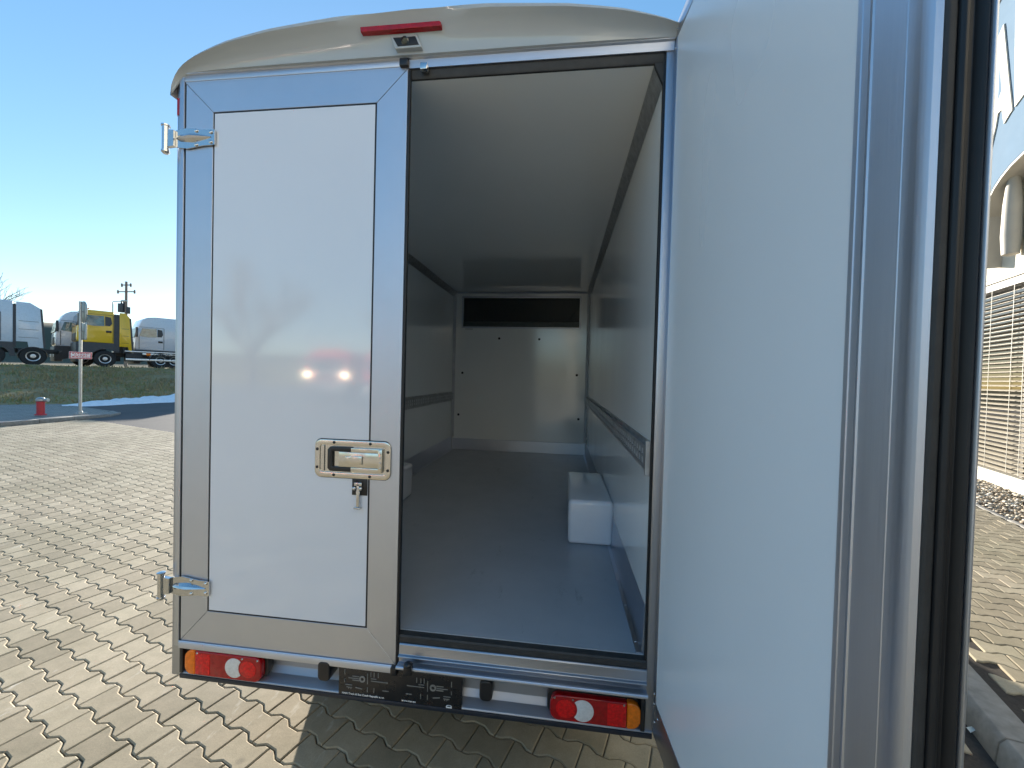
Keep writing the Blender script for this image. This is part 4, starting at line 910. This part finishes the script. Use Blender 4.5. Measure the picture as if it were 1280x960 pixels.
for s_ in (12.4, 15.4, 18.9, 21.9, 25.2, 28.0):
    c = copy_tree(hid); c.location = row(s_, 1.0)
# power pole, street lamp
py_ = 52; P0 = on_y(158, 352, py_); zt_ = P0.z
M['timber'] = plain('weathered_pole', (.22, .17, .14, 1), .8, var=.2)
pw = thing('power_pole', 'distant power pole with a transformer and cross arms', 'power pole', (P0.x, P0.y, 0))
b = MB(); b.tube([(0, 0, 0), (0, 0, zt_)], [.22, .15], 12); b.build('pole', 'timber', pw)
for dz, wd in ((.5, .8), (1.5, 1.5)):
    b = MB(); b.box(-wd, wd, -.07, .07, zt_-dz-.08, zt_-dz+.06); 
    for x in (-wd*.95, wd*.95): b.lathe((x, 0, zt_-dz-.1), (0, 0, 1), [(.09, -.2), (.12, 0), (.12, .25), (.06, .35)], 10)
    b.build('cross_arm', 'timber', pw)
b = MB(); b.box(-1.05, -.2, -.35, .35, zt_-4.6, zt_-3.3); b.lathe((-.8, 0, zt_-3.3), (0, 0, 1), [(.12, 0), (.08, .5)], 10); b.lathe((-.4, 0, zt_-3.3), (0, 0, 1), [(.12, 0), (.08, .5)], 10); b.box(.2, .5, -.2, .2, zt_-4.8, zt_-3.8); b.build('transformer', 'truck_grey', pw, .04)
P1 = on_y(141, 377, 50); sl_ = thing('street_lamp', 'slim street lamp rising behind the yellow truck cab', 'street lamp', (P1.x, P1.y, 0))
b = MB(); b.tube([(0, 0, 0), (0, 0, P1.z-.1), (.12, 0, P1.z), (1.3, .3, P1.z+.1)], [.09, .07, .06, .05], 10); b.build('pole', 'zinc', sl_)
b = MB(); b.box(1.1, 1.9, .2, .5, P1.z+.05, P1.z+.28); b.build('lamp_head', 'zinc', sl_, .05)
# bare trees --------------------------------------------------------------------
M['bark'] = plain('winter_bark', (.10, .075, .065, 1), .9, var=.25, nscale=4)
def bare_tree(label, loc, H, seed, levels=5, spread=.55, group=None, r0=None):
    t = thing('bare_tree', label, 'tree', loc, 0, group); rnd = random.Random(seed); tb, cb_ = MB(), MB()
    def grow(p, d, L, r, lv):
        n = 3; path = [p]; q = p.copy(); dd = d.copy()
        for _ in range(n):
            dd = (dd+Vector((rnd.uniform(-.14, .14), rnd.uniform(-.14, .14), rnd.uniform(-.02, .12)))).normalized(); q = q+dd*(L/n); path.append(q.copy())
        (tb if lv == 0 else cb_).tube(path, [r, r*.86, r*.74, r*.62], 7 if lv < 2 else 3, cap=False)
        if lv >= levels: return
        for k in range(4 if lv < 2 else 3):
            i = rnd.choice((1, 2, 3)) if k else 3; base = path[i]; a = rnd.uniform(0, 6.28); s_ = rnd.uniform(.5, 1)*spread*1.5
            nd = (dd+Vector((math.cos(a)*s_, math.sin(a)*s_, rnd.uniform(-.1, .35)))).normalized(); grow(base, nd, L*rnd.uniform(.58, .76), r*.55, lv+1)
    grow(Vector((0, 0, 0)), Vector((0, 0, 1)), H*.34, r0 or H*.018, 0)
    tb.build('trunk', 'bark', t); cb_.build('crown', 'bark', t); return t
Pt = on_y(-30, 420, 32); bare_tree('bare tree whose twigs reach in at the left edge of the photo', (Pt.x, Pt.y, 1), 14, 11, 5, .6)
for i, (px, yy, hh, sd_) in enumerate(((56, 118, 5.5, 3), (62, 122, 6.5, 4), (66, 120, 5.5, 9), (200, 85, 11, 5), (186, 90, 9.6, 6), (208, 92, 11, 8))):
    Q = on_y(px, 400, yy); z = 11 if i < 3 else 0
    bare_tree(('small bare tree on the hill between the white trucks', 'tiny bare tree top behind the roof of the rightmost white truck')[i > 2], (Q.x, Q.y, z), hh, sd_, 4, .6, ('bare trees on the far hill', 'bare tree tops behind the rightmost truck')[i > 2])

# what stands behind the camera and shows as reflections in the doors ---------------
GR = 'red trucks parked opposite the van'
for px, yy, lb, li in ((429, -19.5, 'red truck with two glowing spots for sun glints, facing the van from across the yard', True), (499, -20.5, 'red truck without glowing spots, facing the van from across the yard', False)):
    d = ray(px, 462); k = (1.6-yy)/d.y if 0 else (-yy+1.61)/d.y; x = CAM.x+d.x*k
    truck(lb, GR, 'truck_red', (x-2.2, yy, 0), R(-90), roof='low', L=2.0, chassis=5, H=2.9, lights=li)
for px, yy, hh, sd_, lb in ((318, -34, 13.5, 21, 'bare tree opposite the van, behind the hedge on the left'), (462, -36, 14, 22, 'bare tree opposite the van, above the red trucks')):
    d = ray(px, 420); k = (-yy+1.61)/d.y; bare_tree(lb, (CAM.x+d.x*k, yy, 0), hh, sd_, 6, .62, r0=.42)

# rising ground across the yard
b = MB(); vv = []
for i in range(60):
    x = -110+i*4; row_ = []
    for j in range(14):
        y = -40-j*3.5; h = min(1, j/5)*3.6+max(0, j-5)*.25+hn(x*.12, y*.1)*.9*min(1, j/3)
        row_.append(b.bm.verts.new((x, y, h-.08)))
    vv.append(row_)
for i in range(59):
    for j in range(13): b.bm.faces.new((vv[i][j], vv[i][j+1], vv[i+1][j+1], vv[i+1][j]))
struct(b.build('slope', 'grass'))
